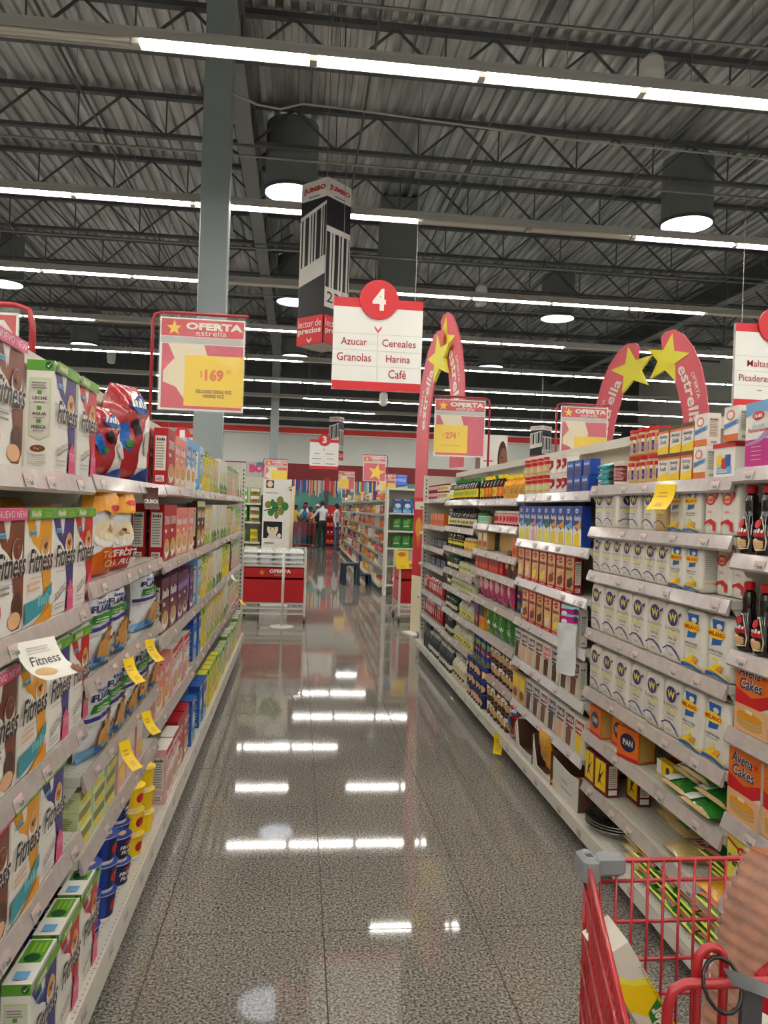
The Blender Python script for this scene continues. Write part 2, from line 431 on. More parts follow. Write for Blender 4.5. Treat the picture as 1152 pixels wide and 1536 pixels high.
# ---------------------------------------------------------------- fluorescent rows
LZ = 4.95; TP = 1.296
def fixture_mesh():
    m = MB()
    pf = [(-.085, .0), (-.05, .075), (.05, .075), (.085, .0), (.075, .0), (.045, .06), (-.045, .06), (-.075, .0)]
    n = len(pf); L = .652
    vs = [(x, a, z) for x in (-L, L) for a, z in pf]
    m.add(vs, [(i, (i+1) % n, n+(i+1) % n, n+i) for i in range(n)], 'housing_paint')
    m.box(-.648, -.62, -.04, .04, -.02, .06, 'housing_paint'); m.box(.62, .648, -.04, .04, -.02, .06, 'housing_paint')
    return m.mesh('reflector')
fxm = fixture_mesh()
def tube_mesh(mt):
    m = MB(); m.tube([(-.61, -.022, .01), (.61, -.022, .01)], .019, mt, 6); m.tube([(-.61, .022, .01), (.61, .022, .01)], .019, mt, 6); return m.mesh('fluorescent_tube')
tl, to = tube_mesh('tube_lit'), tube_mesh('tube_off')
HW = MB().tube([(0, 0, .1), (0, 0, ZD-LZ)], .004, 'steel', 3).mesh('hanger_wire')
OFF = {1: lambda x: x < -1.2 and x > -6, 2: lambda x: 1.2 < x < 3.6, 3: lambda x: (-1.3 < x < 1.2) or x > 6, 4: lambda x: (-2.4 < x < -1.2) or (-3.6 < x < -2.4) or (4.8 < x < 6.1), 5: lambda x: 0 < x < 1.2, 6: lambda x: (-6 < x < -3.6) or (1.2 < x < 3.6), 7: lambda x: -2.4 < x < 0,
       8: lambda x: 2.4 < x < 4.8, 9: lambda x: -1.2 < x < 1.2}
for r_ in range(-3, 10):
    y = 2.808+3.024*r_
    t = obj('light_row', None, None, (0, y, LZ))
    rail = MB(); rail.box(-13, 13, -.03, .03, .076, .11, 'housing_paint')
    obj('mounting_rail', rail, t)
    nm = 'row of fluorescent strip lights hung across the store, '
    lab = {1: 'nearest lit row, highest in view', 2: 'second row from the top'}.get(r_, '%s row from the top' % ORD[r_-1] if r_ > 0 else ['over the entrance, out of view', 'third behind the viewer', 'second behind the viewer', 'just overhead'][r_+3])
    tag(t, nm+lab, 'strip light', 'fluorescent light rows')
    for i in range(-10, 10):
        x = TP*(i+.5)
        obj('reflector', fxm, t, (x, 0, 0))
        off = OFF.get(r_, lambda x: False)(x/1.08)
        obj('fluorescent_tube', to if off else tl, t, (x, 0, 0))
    for x in (-11, -8.2, -5.4, -2.6, .2, 3.0, 5.8, 8.6, 11.4): obj('hanger_wire', HW, t, (x, 0, 0))
# ---------------------------------------------------------------- tubular skylights
def skylight(x, y, lab):
    t = obj('tubular_skylight', None, None, (x, y, 6.86))
    m = MB(); m.lathe([(.44, 0), (.44, ZD-6.86)], 24, m='girder_paint'); m.lathe([(.465, -.01), (.465, .06), (.44, .06)], 24, m='joist_paint'); obj('tube', m, t)
    m = MB(); m.lathe([(0, .02), (.43, .02)], 24, m='sky_disc'); m.add([(.43*math.cos(2*PI*i/24), .43*math.sin(2*PI*i/24), .0) for i in range(24)], [tuple(range(23, -1, -1))], 'sky_disc'); obj('diffuser', m, t)
    tag(t, lab, 'skylight', 'tubular skylights')
for x, xn in ((-7.45, 'left'), (-.3, 'middle'), (6.74, 'right')):
    for k, y in enumerate((13.1, 20.0, 27.2)):
        skylight(x, y, 'round glowing tubular skylight, %s in the %s line from front' % (ORD[k], xn))
def speaker(x, y, z, lab, s=1.0):
    m = MB(); m.lathe([(0, -.2), (.05, -.2), (.13, -.16), (.15, 0), (.13, .14), (.06, .2), (0, .2)], 12, m='sign_white')
    t = obj('pendant_speaker', None, None, (x, y, z)); b = obj('speaker_body', m, t); b.scale = (s*.8, s, s)
    m = MB(); m.lathe([(0, -.202), (.04, -.202), (.04, -.195)], 10, m='plastic_grey'); o = obj('speaker_grille', m, t); o.scale = (s, s, s)
    m = MB(); m.tube([(0, 0, .18), (0, 0, ZD-z)], .005, 'steel', 4); obj('cable', m, t)
    tag(t, lab, 'speaker', 'white pendant speakers')
speaker(3.45, 7.55, 6.12, 'white pendant loudspeaker beside the nearest light row, upper right', 1.05)
speaker(3.15, 13.6, 5.5, 'white pendant loudspeaker above the third light row')
speaker(-4.9, 12.6, 5.7, 'white pendant loudspeaker above third light row at far left')
speaker(-5.2, 21.6, 5.5, 'small white pendant loudspeaker beside left skylight')
speaker(2.2, 20.8, 4.6, 'small white pendant loudspeaker above the far end of the aisle')
# ================================================================ gondola shelving
XR, XL, DEP = 1.40, -.605, .45          # shelf fronts of the right and left run, shelf depth
EDGE = [1.12, 2.35, 3.58, 4.81, 6.04, 7.27, 8.50]
LV = {'R1': [1.756, 1.48, 1.17, .92, .64, .37], 'R2': [1.73, 1.535, 1.325, 1.047, .765, .557, .317], 'R3': [1.708, 1.427, 1.18, .93, .672, .405],
      'R4': [1.687, 1.50, 1.30, 1.152, .935, .695, .415], 'R5': [1.69, 1.45, 1.263, 1.057, .902, .684, .447], 'R6': [1.715, 1.437, 1.21, 1.013, .713, .46],
      'L1': [1.65, 1.28, .93, .605], 'L2': [1.66, 1.335, 1.045, .76, .512], 'L3': [1.665, 1.305, .955, .58], 'L4': [1.665, 1.305, .955, .60], 'L5': [1.665, 1.305, .955, .60], 'L6': [1.665, 1.305, .955, .60]}
BASE = .185
def base_z(side): return .15 if side == 'R' else .185
def label_mesh(k):
    m = MB(); w_, h_ = .054, .030
    m.box(-w_/2, w_/2, -.0012, .0, 0, h_, 'lightgrey')
    a = Art(); a.rect(0, .82, 1, .95, 'palepink'); a.rect(0, 0, .03, 1, 'palepink'); a.rect(.97, 0, 1, 1, 'palepink'); a.lines(.08, .3, .42, .75, 2, 'grey', seed=k)
    a.mark(.42, .14, .92, .5, 'darkgrey')
    m.art(a, flat(-w_/2, -.0012, 0, w_, 0, 0, 0, 0, h_)); return m.mesh('price_label')
PLM = [label_mesh(k) for k in range(6)]
SHM = {}
def shelf_mesh(W, D, perf):
    k = ('s', round(W, 3), D, perf)
    if k not in SHM:
        m = MB(); m.box(-W/2+.006, W/2-.006, -D+.012, -.005, -.028, 0, 'shelf_white', top='shelf_perforated' if perf else None)
        for s in (-1, 1):
            x = s*(W/2-.012); m.slab([(-D+.05, -.075), (-D+.02, -.03), (-.005, -.03), (-.005, -.11)], -.003, .003, 'shelf_white')
            n = 24; q = m.v[-n:]; m.v[-n:] = [(x+b, a, c) for a, b, c in q]
        SHM[k] = m.mesh('shelf')
    return SHM[k]
def rail_mesh(W, D, mt):
    k = ('r', round(W, 3), D, mt)
    if k not in SHM:
        m = MB(); x = W/2-.004; y = -D+.012
        pf = [(y, .004), (y-.006, .003), (y-.022, -.042), (y-.014, -.05), (y-.008, -.046)]
        n = len(pf); vs = [(sx, a, b) for sx in (-x, x) for a, b in pf]
        m.add(vs, [(i, n+i, n+(i+1) % n, (i+1) % n) for i in range(n)]+[tuple(range(n)), tuple(range(2*n-1, n-1, -1))], mt)
        SHM[k] = m.mesh('price_rail')
    return SHM[k]
def bay(side, key, k, label, mt='rail_plastic', perf=True, dens=5):
    y0, y1 = EDGE[k], EDGE[k+1]; W = y1-y0
    ztop = 2.02 if side == 'R' else 2.10
    xb = XR+DEP if side == 'R' else XL-DEP
    t = obj('gondola_bay', None, None, (xb, (y0+y1)/2, 0), (0, 0, -PI/2 if side == 'R' else PI/2))
    tag(t, label, 'shelving', 'gondola shelving bays')
    m = MB(); m.box(-W/2+.002, W/2-.002, -.012, 0, .08, ztop-.02, 'panel_cream'); obj('back_panel', m, t)
    for s in (-1, 1):
        m = MB(); x = s*(W/2-.016); m.box(x-.014, x+.014, -.05, -.012, .08, ztop-.02, 'shelf_white')
        z = .25
        while z < ztop-.1: m.box(x-.004, x+.004, -.0506, -.049, z, z+.02, 'slot_dark', skip='k'); z += .05
        obj('upright', m, t)
    m = MB(); m.box(-W/2+.001, W/2-.001, -.10, .04, ztop-.02, ztop, 'panel_cream'); m.box(-W/2+.001, W/2-.001, -.10, -.085, ztop-.05, ztop-.02, 'panel_cream'); obj('top_cap', m, t)
    D = DEP+.05; BASE = base_z(side)
    m = MB(); m.box(-W/2+.001, W/2-.001, -D, -.012, BASE-.03, BASE, 'shelf_white', top='shelf_perforated'); m.box(-W/2+.001, W/2-.001, -D-.006, -D, BASE-.062 if side == 'R' else .085, BASE+.004, 'shelf_white')
    m.box(-W/2+.001, W/2-.001, -D+.09, -.012, 0, BASE-.03, 'darkgrey')
    b = obj('base_deck', m, t)
    rg = random.Random(k+len(key)*3+(9 if side == 'R' else 0))
    for i in range(max(2, dens-1)):
        obj('price_label', PLM[rg.randrange(6)], b, (-W/2+W*(i+.3+.4*rg.random())/max(2, dens-1), -D-.0062, BASE-.052))
    for z in LV[key]:
        s = obj('shelf', shelf_mesh(W, DEP, perf), t, (0, 0, z-.002))
        obj('price_rail', rail_mesh(W, DEP, mt), s)
        for i in range(dens):
            if rg.random() < .18: continue
            l = obj('price_label', PLM[rg.randrange(6)], s, (-W/2+W*(i+.25+.5*rg.random())/dens, -DEP-.0105, -.04)); l.rotation_euler = (-.34, 0, 0)
bay('R', 'R1', 0, 'shelving bay of pancake syrup and pancake mix beside the red cart')
bay('R', 'R2', 1, 'shelving bay of white flour bags on the right')
bay('R', 'R3', 2, 'shelving bay of boxed cake and brownie mixes right of aisle', 'rail_white')
bay('R', 'R4', 3, 'shelving bay with honey, cherries and pink bags right of aisle', dens=4)
bay('R', 'R5', 4, 'shelving bay with dark sauce bottles right of aisle', dens=4)
bay('R', 'R6', 5, 'farthest right shelving bay with red bags and small jars', dens=3)
bay('L', 'L1', 0, 'nearest left shelving bay holding white cereal boxes', dens=5)
bay('L', 'L2', 1, 'left shelving bay with flake bags and blue cereal cups', dens=6)
bay('L', 'L3', 2, 'left shelving bay with red and pink cereal boxes', dens=4)
bay('L', 'L4', 3, 'left shelving bay with brown and light blue cereal boxes', dens=4)
bay('L', 'L5', 4, 'left shelving bay of yellow and green cereal boxes', dens=3)
bay('L', 'L6', 5, 'farthest left shelving bay of pale boxes by the aisle end', dens=3)
# end units closing both runs
def end_unit(x0, x1, ztop, label, y=8.53):
    t = obj('end_cap_unit', None, None, ((x0+x1)/2, y, 0)); W = x1-x0
    tag(t, label, 'shelving', 'end cap units')
    m = MB(); m.box(-W/2, W/2, 0, .02, .08, ztop, 'panel_cream'); obj('back_panel', m, t)
    for s in (-1, 1):
        m = MB(); x = s*(W/2-.02); m.box(x-.022, x+.022, -.015, .04, 0, ztop, 'shelf_white'); z = .25
        while z < ztop-.06: m.box(x-.006, x+.006, -.0158, -.014, z, z+.022, 'slot_dark'); z += .045
        obj('upright', m, t)
    for z in (.18, .6, .98, 1.34, 1.66):
        m = MB(); m.box(-W/2+.03, W/2-.03, .02, .42, z-.025, z, 'shelf_white'); m.box(-W/2+.03, W/2-.03, .42, .428, z-.045, z, 'rail_plastic'); obj('shelf', m, t)
    m = MB(); m.box(-W/2+.03, W/2-.03, .04, .36, 0, .15, 'darkgrey'); obj('plinth', m, t)
end_unit(XR+.0, XR+.95, 1.98, 'white slotted end cap unit closing the right shelving run')
end_unit(XL-.95, XL-.0, 2.06, 'white slotted end cap unit closing the left shelving run', 8.76)
# ================================================================ products: one builder for each kind
PR = {}
def P(key, w, d, h, *parts):                    # parts: (name, MB, index of parent part or None)
    PR[key] = ([(n, (b.mesh(key+'_'+n) if isinstance(b, MB) else b), p) for n, b, p in parts], w, d, h)
CNT = {}
def place(key, x, y, z, rz, desc, cat, where, group=None, rx=0.0, ry=0.0, n=None, raw=False, nm=None):
    parts, w, d, h = PR[key]
    os = []
    for i, (pn, me, par) in enumerate(parts):
        o = bpy.data.objects.new((nm or NAME.get(key.split('_')[0], cat.replace(' ', '_'))) if i == 0 else pn, me); COL.objects.link(o)
        if i: o.parent = os[0 if par is None else par]
        os.append(o)
    r = os[0]; r.location = (x, y, z); r.rotation_euler = (rx, ry, rz)
    lab = desc if raw else None
    if not raw:
        k = (desc, where); CNT[k] = CNT.get(k, 0)+1
        lab = (ORD[CNT[k]-1]+' '+desc+' from left, '+where) if n is None or n > 1 else desc+', '+where
    tag(r, lab, cat, group or (desc+('es' if desc.endswith('box') else 's')))
    return r
NAME = {}
JIT = random.Random(3)
def row(side, ya, yb, n, z, key, desc, cat, where, inset=.015, jit=.008, turn=.04, stack=1, deep=0, only=False):
    """n things side by side between ya (left in the photo) and yb, standing on a shelf"""
    parts, w, d, h = PR[key]
    for s in range(stack):
        wh = where if stack == 1 else where+(', lower layer' if s == 0 else ', upper layer' if s == 1 else ', top layer')
        for i in range(n):
            y = ya+(yb-ya)*(i+.5)/n+(JIT.random()-.5)*.004
            off = inset+d/2+JIT.random()*jit
            x = XR+off if side == 'R' else XL-off
            rz = (-PI/2 if side == 'R' else PI/2)+(JIT.random()-.5)*turn
            place(key, x, y, z+.002+s*(h+.001), rz, desc, cat, wh, n=1 if only else n)
def carton(key, w, d, h, base, art=None, sl=None, sr=None, tp=None, side=None, top=None):
    m = MB(); m.box(-w/2, w/2, -d/2, d/2, 0, h, base, side=side, top=top)
    if art: m.art(art, front(w, d, h))
    if sl: m.art(sl, sideL(w, d, h))
    if sr: m.art(sr, sideR(w, d, h))
    if tp: m.art(tp, topf(w, d, h))
    P(key, w, d, h, ('carton', m, None))
def bowl(a, cx, cy, rx, ry, food='flake', rim='white'):
    a.ell(cx, cy-ry*.25, rx, ry, rim); a.ell(cx, cy, rx*.86, ry*.72, food)
    rg = random.Random(int(cx*99+cy*37))
    for i in range(5): a.ell(cx+rx*.6*(rg.random()-.5), cy+ry*.5*(rg.random()-.5), rx*.2, ry*.16, rg.choice(['brown', 'tan', 'peach']), 6)
    return a
def nutrition(base='paper', c='grey'):
    return Art().rect(.12, .25, .88, .86, base).lines(.18, .3, .82, .82, 11, c).mark(.2, .78, .8, .83, 'black').rect(.2, .05, .8, .16, 'white').lines(.25, .07, .75, .15, 3, 'black')
# ---- white "Fitness" cereal boxes
def fitness(key, c, v):
    w_, d_, h_ = .188, .066, .278
    a = Art()
    a.poly([(.02,.905),(.33,.905),(.46,.73),(.56,.905),(1,.905),(1,.46),(.66,.46),(.58,.6),(.44,.66),(.3,.7),(.15,.8)], c)
    a.poly([(.36,.905),(.54,.905),(.5,.75)], 'white')
    a.poly([(.64,.44),(1,.46),(1,.12),(.9,.02),(.66,.02),(.74,.22)], c if v != 'p' else c)
    if v == 'brown': a.ell(.8, .2, .17, .12, 'choc'); a.ell(.72, .1, .2, .07, 'peach')
    bowl(a, .76, .67, .17, .12, 'brown' if v == 'brown' else 'flake')
    a.rect(.12, .77, .36, .81, 'aqua'); a.mark(.14, .775, .34, .803, 'blue')
    if v == 'yellow':
        a.poly([(0,.03),(.6,.08),(1,.22),(1,.33),(.6,.22),(0,.21)], 'teal'); a.mark(.45, .15, .95, .24, 'aqua'); a.lines(.08, .3, .62, .4, 2, 'peach'); a.poly([(.3,.0),(1,.0),(1,.14)], 'amber')
    elif v != 'brown':
        a.poly([(.66,0),(.97,0),(.97,.2),(.82,.3),(.68,.22)], 'pink'); a.text('TIPS', .7, .12, .94, .2, 'palepink', .02)
        a.text('POSITIVO', .1, .17, .6, .25, 'grey', .01, .2, .28, .7); a.lines(.1, .06, .6, .13, 2, 'lightgrey'); a.poly([(.1,.14),(.62,.24),(.62,.245),(.1,.15)], 'darkgrey')
    else:
        a.ell(.12, .2, .14, .09, 'rose'); a.lines(.08, .33, .6, .42, 2, 'grey')
    a.rect(.1, .405, .58, .41, 'grey')
    a.text('Fitness', .05, .45, .98, .655, 'white', .05, .32); a.text('Fitness', .05, .45, .97, .655, 'black', .018, .32)
    band = 'pink' if v == 'brown' else 'leaf'
    a.rect(0, .905, 1, 1, band)
    if v == 'brown': a.text('NUEVO NEW', .06, .925, .96, .98, 'white', .0)
    else: a.rect(.07, .92, .45, .985, 'lime'); a.text('Nestlé', .09, .928, .43, .978, 'white', .025); a.lines(.58, .925, .95, .975, 2, 'lime')
    s = Art(); s.rect(0, .905, 1, 1, band); s.ell(.8, .955, .13, .036, 'darkgreen'); s.poly([(.72,.955),(.79,.935),(.9,.98),(.79,.95)], 'white')
    s.poly([(.12,.84),(.9,.84),(.9,.32),(.5,.27),(.12,.32)], 'palegreen'); s.poly([(.16,.825),(.86,.825),(.86,.33),(.5,.285),(.16,.33)], 'paper')
    for q, t in ((.66, 'LECHE'), (.52, 'AGUA'), (.4, 'FRESCA')):
        s.text(t, .25, q-.02, .77, q+.01, 'black', .02); s.rect(.42, q+.03, .58, q+.065, 'leaf'); s.lines(.3, q-.045, .72, q-.025, 1, 'grey')
    s.lines(.22, .74, .8, .81, 3, 'grey'); bowl(s, .5, .2, .33, .045, 'brown'); s.lines(.15, .06, .85, .13, 4, 'lightgrey')
    t = Art(); t.rect(.45, .1, .97, .9, 'leaf'); t.ell(.56, .5, .1, .3, 'darkgreen'); t.lines(.68, .2, .93, .8, 3, 'lime'); t.rect(.08, .25, .26, .75, 'sky')
    carton(key, w_, d_, h_, 'white', a, s, s, t)
NAME['fit'] = 'cereal_box'
fitness('fit_brown', 'brown', 'brown'); fitness('fit_yellow', 'amber', 'yellow'); fitness('fit_indigo', 'indigo', 'p'); fitness('fit_red', 'red', 'p')
# ---- generic cereal style cartons
def cereal(key, w_, d_, h_, base, c2, food, word, wc='white', side=None, band=None, c3=None, sh=.15):
    a = Art()
    if c3: a.poly([(0,0),(1,0),(1,.42),(.5,.5),(0,.36)], c3)
    if band: a.rect(0, .88, 1, 1, band)
    a.poly([(.06,.6),(.94,.66),(.94,.85),(.06,.8)], c2)
    (a.text(word, .1, .64, .9, .8, wc, .02, sh) if word == 'CRUNCH' else a.mark(.1, .64, .9, .8, wc))
    bowl(a, .5, .26, .4, .17, food); a.lines(.1, .04, .6, .09, 2, wc); a.rect(.06, .5, .35, .56, 'white')
    s = nutrition(); carton(key, w_, d_, h_, base, a, s, s, None, side=side)
def grain(key, w_, d_, h_, base, c1, c2, pic='tan'):
    a = Art(); a.rect(0, .86, 1, 1, c1); a.mark(.12, .885, .88, .965, 'white'); a.poly([(0,.0),(1,.0),(1,.2),(0,.34)], c2); a.ell(.55, .5, .36, .18, pic); a.ell(.55, .54, .26, .1, 'cream'); a.lines(.1, .7, .85, .82, 2, c1); a.rect(.1, .06, .4, .14, 'yellow')
    s = Art().rect(0, .86, 1, 1, c1).lines(.15, .2, .85, .8, 9, 'lightgrey').rect(.15, .05, .85, .13, c2)
    carton(key, w_, d_, h_, base, a, s, s)
for k in ('crunch', 'pinkbox', 'bluebox', 'chocbox', 'purple', 'grain', 'skybox', 'redbox'): NAME[k] = 'cereal_box'
cereal('crunch_a', .19, .065, .265, 'crimson', 'crimson', 'flake', 'CRUNCH', 'white', band='crimson')
cereal('pinkbox_a', .19, .065, .25, 'salmon', 'rose', 'flake', 'Flakes', 'white', side='palepink', c3='peach')
cereal('bluebox_a', .19, .065, .275, 'sky', 'blue', 'flake', 'Corn', 'white', side='paleblue', c3='white')
cereal('chocbox_a', .2, .06, .26, 'plum', 'darkbrown', 'tan', 'Choco', 'white', side='choc', c3='brown')
cereal('chocbox_b', .19, .065, .29, 'choc', 'brown', 'gold', 'Cacao', 'cream', side='choc', c3='brown', band='palegreen')
cereal('purple_a', .18, .06, .25, 'plum', 'violet', 'brown', 'Raisin', 'lilac', side='violet')
cereal('skybox_a', .19, .07, .27, 'paleblue', 'cobalt', 'flake', 'Bran', 'white', side='sky', c3='aqua')
cereal('redbox_a', .19, .065, .25, 'white', 'red', 'tan', 'Granola', 'white', side='palepink', c3='palepink', band='red')
grain('grain_a', .15, .06, .26, 'lemon', 'leaf', 'yellow'); grain('grain_b', .15, .06, .27, 'white', 'white', 'green', 'palegreen'); grain('grain_c', .14, .055, .24, 'cream', 'yellow', 'lime'); grain('grain_d', .15, .06, .25, 'paper', 'leaf', 'palepink', 'peach'); grain('grain_e', .15, .06, .22, 'palegreen', 'leaf', 'lemon')
grain('bluebox_b', .16, .07, .26, 'blue', 'cobalt', 'sky', 'paleblue')
# ---- soft bags
def pillow(key, w_, d_, h_, base, art=None, back=None, seed=0, top=.35, puff=1.0, nu=10, nv=14, full=.55, name='bag', lower=None, split=.5):
    rg = random.Random(seed); ph = [rg.random()*6 for _ in range(6)]
    def th(u, v):
        a = max(0.0, 1-abs(2*u-1)**2.6)**.55
        vv = v/full*.5 if v < full else .5+(v-full)/(1-full)*.5
        b = max(0.0, 1-abs(2*vv-1)**3.2)**.6
        wr = 1+.07*math.sin(9*u+ph[0]+5*v)+.06*math.sin(17*v+ph[1]-6*u)+.04*math.sin(31*u+ph[2]+23*v)
        return a*b*wr*puff
    def wd(v): return w_*(1-.06*math.sin(PI*v)+(.05 if v > .96 or v < .03 else 0))*(1-top*max(0, v-.72)/.28*.6)
    def fr(u, v):
        x = (u-.5)*wd(v)+.006*math.sin(7*v+ph[3]); y = -d_/2*th(u, v)
        return (Vector((x, y, v*h_)), Vector((.9*(u-.5), -1, .2*(v-.5))).normalized())
    m = MB()
    j = int(nv*split) if lower else 0
    m.grid(lambda u, v: fr(u, v)[0], nu, nv, base)
    if lower:
        k = m.mid(lower); 
        for i in range(nu*j): m.mi[i] = k
    m.grid(lambda u, v: Vector((fr(1-u, v)[0].x, -fr(1-u, v)[0].y, v*h_)), nu, nv, back or base)
    if art: m.art(art, fr, .0016, nu, nv)
    P(key, w_, d_, h_, (name, m, None))
for k in ('tosti', 'flake', 'redbag', 'bluebag', 'rice', 'corn', 'pinkbag', 'tealbag', 'greenbag', 'pasta', 'redpack'): NAME[k] = {'tosti': 'cereal_bag', 'flake': 'cereal_bag', 'redbag': 'cereal_bag', 'bluebag': 'cereal_bag', 'rice': 'rice_bag', 'corn': 'corn_bag', 'pinkbag': 'candy_bag', 'tealbag': 'chocolate_bag', 'greenbag': 'candy_bag', 'pasta': 'pasta_bag', 'redpack': 'snack_bag'}[k]
a = Art(); a.poly([(0,.0),(1,.0),(1,.34),(.6,.36),(0,.2)], 'orange'); bowl(a, .5, .52, .38, .16, 'cream'); a.poly([(0,.66),(.3,.72),(.55,.64),(.75,.7),(1,.85),(1,1),(0,1)], 'amber'); a.ell(.6, .74, .2, .035, 'red'); a.text('TOSTI', .3, .21, .9, .29, 'peach', .03); a.text('OAT', .4, .11, .9, .19, 'peach', .03)
pillow('tosti_a', .2, .11, .30, 'bag_white', a, seed=1)
a = Art(); a.poly([(0,.0),(1,.0),(1,.3),(0,.27)], 'red'); bowl(a, .45, .48, .36, .15, 'cream'); a.poly([(.1,.68),(1,.68),(1,1),(.1,1)], 'amber'); a.ell(.6, .8, .2, .035, 'red'); a.text('FROSTY', .12, .18, .92, .26, 'white', .03); a.text('FRUIT', .3, .08, .85, .15, 'white', .03)
pillow('tosti_b', .2, .11, .30, 'bag_white', a, seed=2)
a = Art(); a.poly([(.25,.84),(.6,.98),(.66,.86),(.45,.83)], 'darkbrown'); a.mark(.3, .77, .7, .81, 'cobalt'); a.text('FLAKES', .12, .68, .9, .76, 'navy', .04, .1); a.poly([(.12,.54),(.88,.58),(.86,.67),(.16,.65)], 'green'); a.lines(.22, .57, .78, .63, 2, 'palegreen'); a.poly([(.0,.44),(.95,.53),(.9,.57),(.0,.49)], 'indigo'); a.poly([(.0,.40),(.6,.47),(.55,.5),(.0,.44)], 'lightgrey'); a.poly([(.36,.1),(.95,.1),(1,.48),(.5,.43),(.34,.34)], 'flake'); a.poly([(.0,.0),(1,.0),(1,.09),(.5,.17),(.0,.12)], 'sky'); a.mark(.3, .1, .45, .17, 'cobalt'); a.poly([(.3,.04),(.7,.04),(.55,.1)], 'blue'); a.poly([(.7,.0),(1,.0),(1,.06),(.85,.08)], 'darkgreen')
rg = random.Random(5)
for i in range(14): a.ell(.45+.48*rg.random(), .14+.3*rg.random(), .05+.03*rg.random(), .025, rg.choice(['gold', 'tan', 'peach', 'brown']), 6)
for s in range(3): pillow('flake_%d' % s, .185, .10, .27, 'bag_white', a, seed=11+s)
a = Art(); a.poly([(.58,.0),(1,.0),(1,.8),(.86,.72),(.72,.6),(.6,.4)], 'white'); a.poly([(.08,.55),(.3,.6),(.42,.3),(.22,.34)], 'blue'); a.poly([(.3,.78),(.75,.92),(.8,.72),(.5,.7)], 'blue'); a.poly([(.36,.6),(.5,.66),(.6,.5),(.48,.46)], 'black'); a.ell(.78, .4, .14, .13, 'lightgrey'); a.poly([(.5,.0),(1,.0),(1,.12),(.8,.15),(.62,.1)], 'cobalt'); a.ell(.35, .38, .07, .04, 'green', 8); a.mark(.34, .76, .74, .86, 'white')
pillow('redbag_a', .25, .14, .375, 'bag_red', a, seed=21, top=.75, full=.42); pillow('redbag_b', .21, .10, .24, 'bag_red', a, seed=22, top=.6)
a = Art(); a.poly([(.5,.0),(1,.0),(1,1),(.6,1)], 'indigo'); pillow('bluebag_a', .18, .09, .27, 'bag_blue', a, seed=24); a = Art(); a.poly([(.6,.0),(1,.0),(1,1),(.55,1)], 'yellow'); pillow('bluebag_b', .2, .1, .2, 'bag_blue', a, seed=25)
a = Art(); a.poly([(.0,.12),(1,.12),(1,.88),(.0,.88)], 'leaf'); a.poly([(.1,.3),(.6,.36),(.55,.6),(.1,.55)], 'white'); a.ell(.75, .5, .16, .14, 'choc'); a.mark(.12, .38, .55, .5, 'darkgreen')
pillow('rice_a', .2, .07, .30, 'bag_green', Art().rect(0, 0, 1, .03, 'tan').rect(0, .9, 1, 1, 'white').poly([(.0,.03),(.35,.03),(.5,.2),(.2,.3),(.0,.25)], 'white').ell(.68, .6, .2, .14, 'lime').poly([(.3,.55),(.75,.5),(.8,.7),(.35,.75)], 'leaf').ell(.5, .66, .13, .06, 'choc'), seed=31, top=.1, full=.5)
a = Art(); a.poly([(.02,.16),(.98,.16),(.98,.84),(.02,.84)], 'green'); a.poly([(.1,.2),(.9,.2),(.9,.3),(.1,.3)], 'salmon'); a.ell(.5, .6, .25, .13, 'lime'); a.mark(.25, .55, .75, .66, 'white'); pillow('rice_b', .17, .05, .24, 'bag_green', Art().rect(0, 0, 1, .018, 'lemon').rect(0, .97, 1, 1, 'lemon').rect(.12, .76, .88, .86, 'salmon').rect(.12, .05, .88, .12, 'salmon').ell(.5, .5, .26, .14, 'lime').ell(.5, .5, .1, .06, 'white'), seed=33, top=.1, full=.5)
a = Art(); a.poly([(.2,.12),(.8,.12),(.8,.4),(.2,.4)], 'leaf'); a.rect(.25, .55, .75, .64, 'red'); pillow('corn_a', .16, .055, .22, 'bag_corn', a, seed=35, top=.1, full=.5)
a = Art(); a.rect(.1, .35, .9, .55, 'white'); a.mark(.14, .38, .86, .52, 'red'); pillow('pasta_a', .15, .06, .27, 'bag_corn', a, seed=37, top=.1, full=.5)
a = Art(); a.poly([(0,.3),(1,.34),(1,.7),(0,.7)], 'amber'); a.ell(.5, .5, .3, .1, 'gold'); pillow('corn_b', .18, .06, .24, 'bag_yellow', a, seed=39, top=.1, full=.5)
a = Art(); a.ell(.45, .5, .3, .2, 'palepink'); a.poly([(0,.0),(.5,.0),(.3,.2),(0,.22)], 'magenta'); pillow('pinkbag_a', .16, .07, .22, 'bag_pink', a, seed=41, top=.6)
a = Art(); a.ell(.5, .5, .33, .26, 'white'); a.mark(.25, .44, .75, .56, 'navy'); pillow('tealbag_a', .13, .04, .18, 'bag_teal', a, seed=43, full=.5); pillow('tealbag_b', .13, .04, .18, 'card_brown', Art().ell(.5, .5, .3, .2, 'tan'), seed=44, full=.5)
a = Art(); a.ell(.4, .62, .2, .12, 'leaf'); a.mark(.25, .3, .8, .42, 'white'); pillow('greenbag_a', .19, .08, .24, 'bag_green', a, seed=45, top=.4)
a = Art(); a.ell(.5, .5, .3, .24, 'palepink'); a.mark(.2, .6, .8, .72, 'white'); a.poly([(0,.1),(1,.1),(1,.24),(0,.24)], 'crimson'); pillow('redpack_a', .1, .05, .17, 'bag_red', a, seed=47, top=.5, nu=6, nv=8)
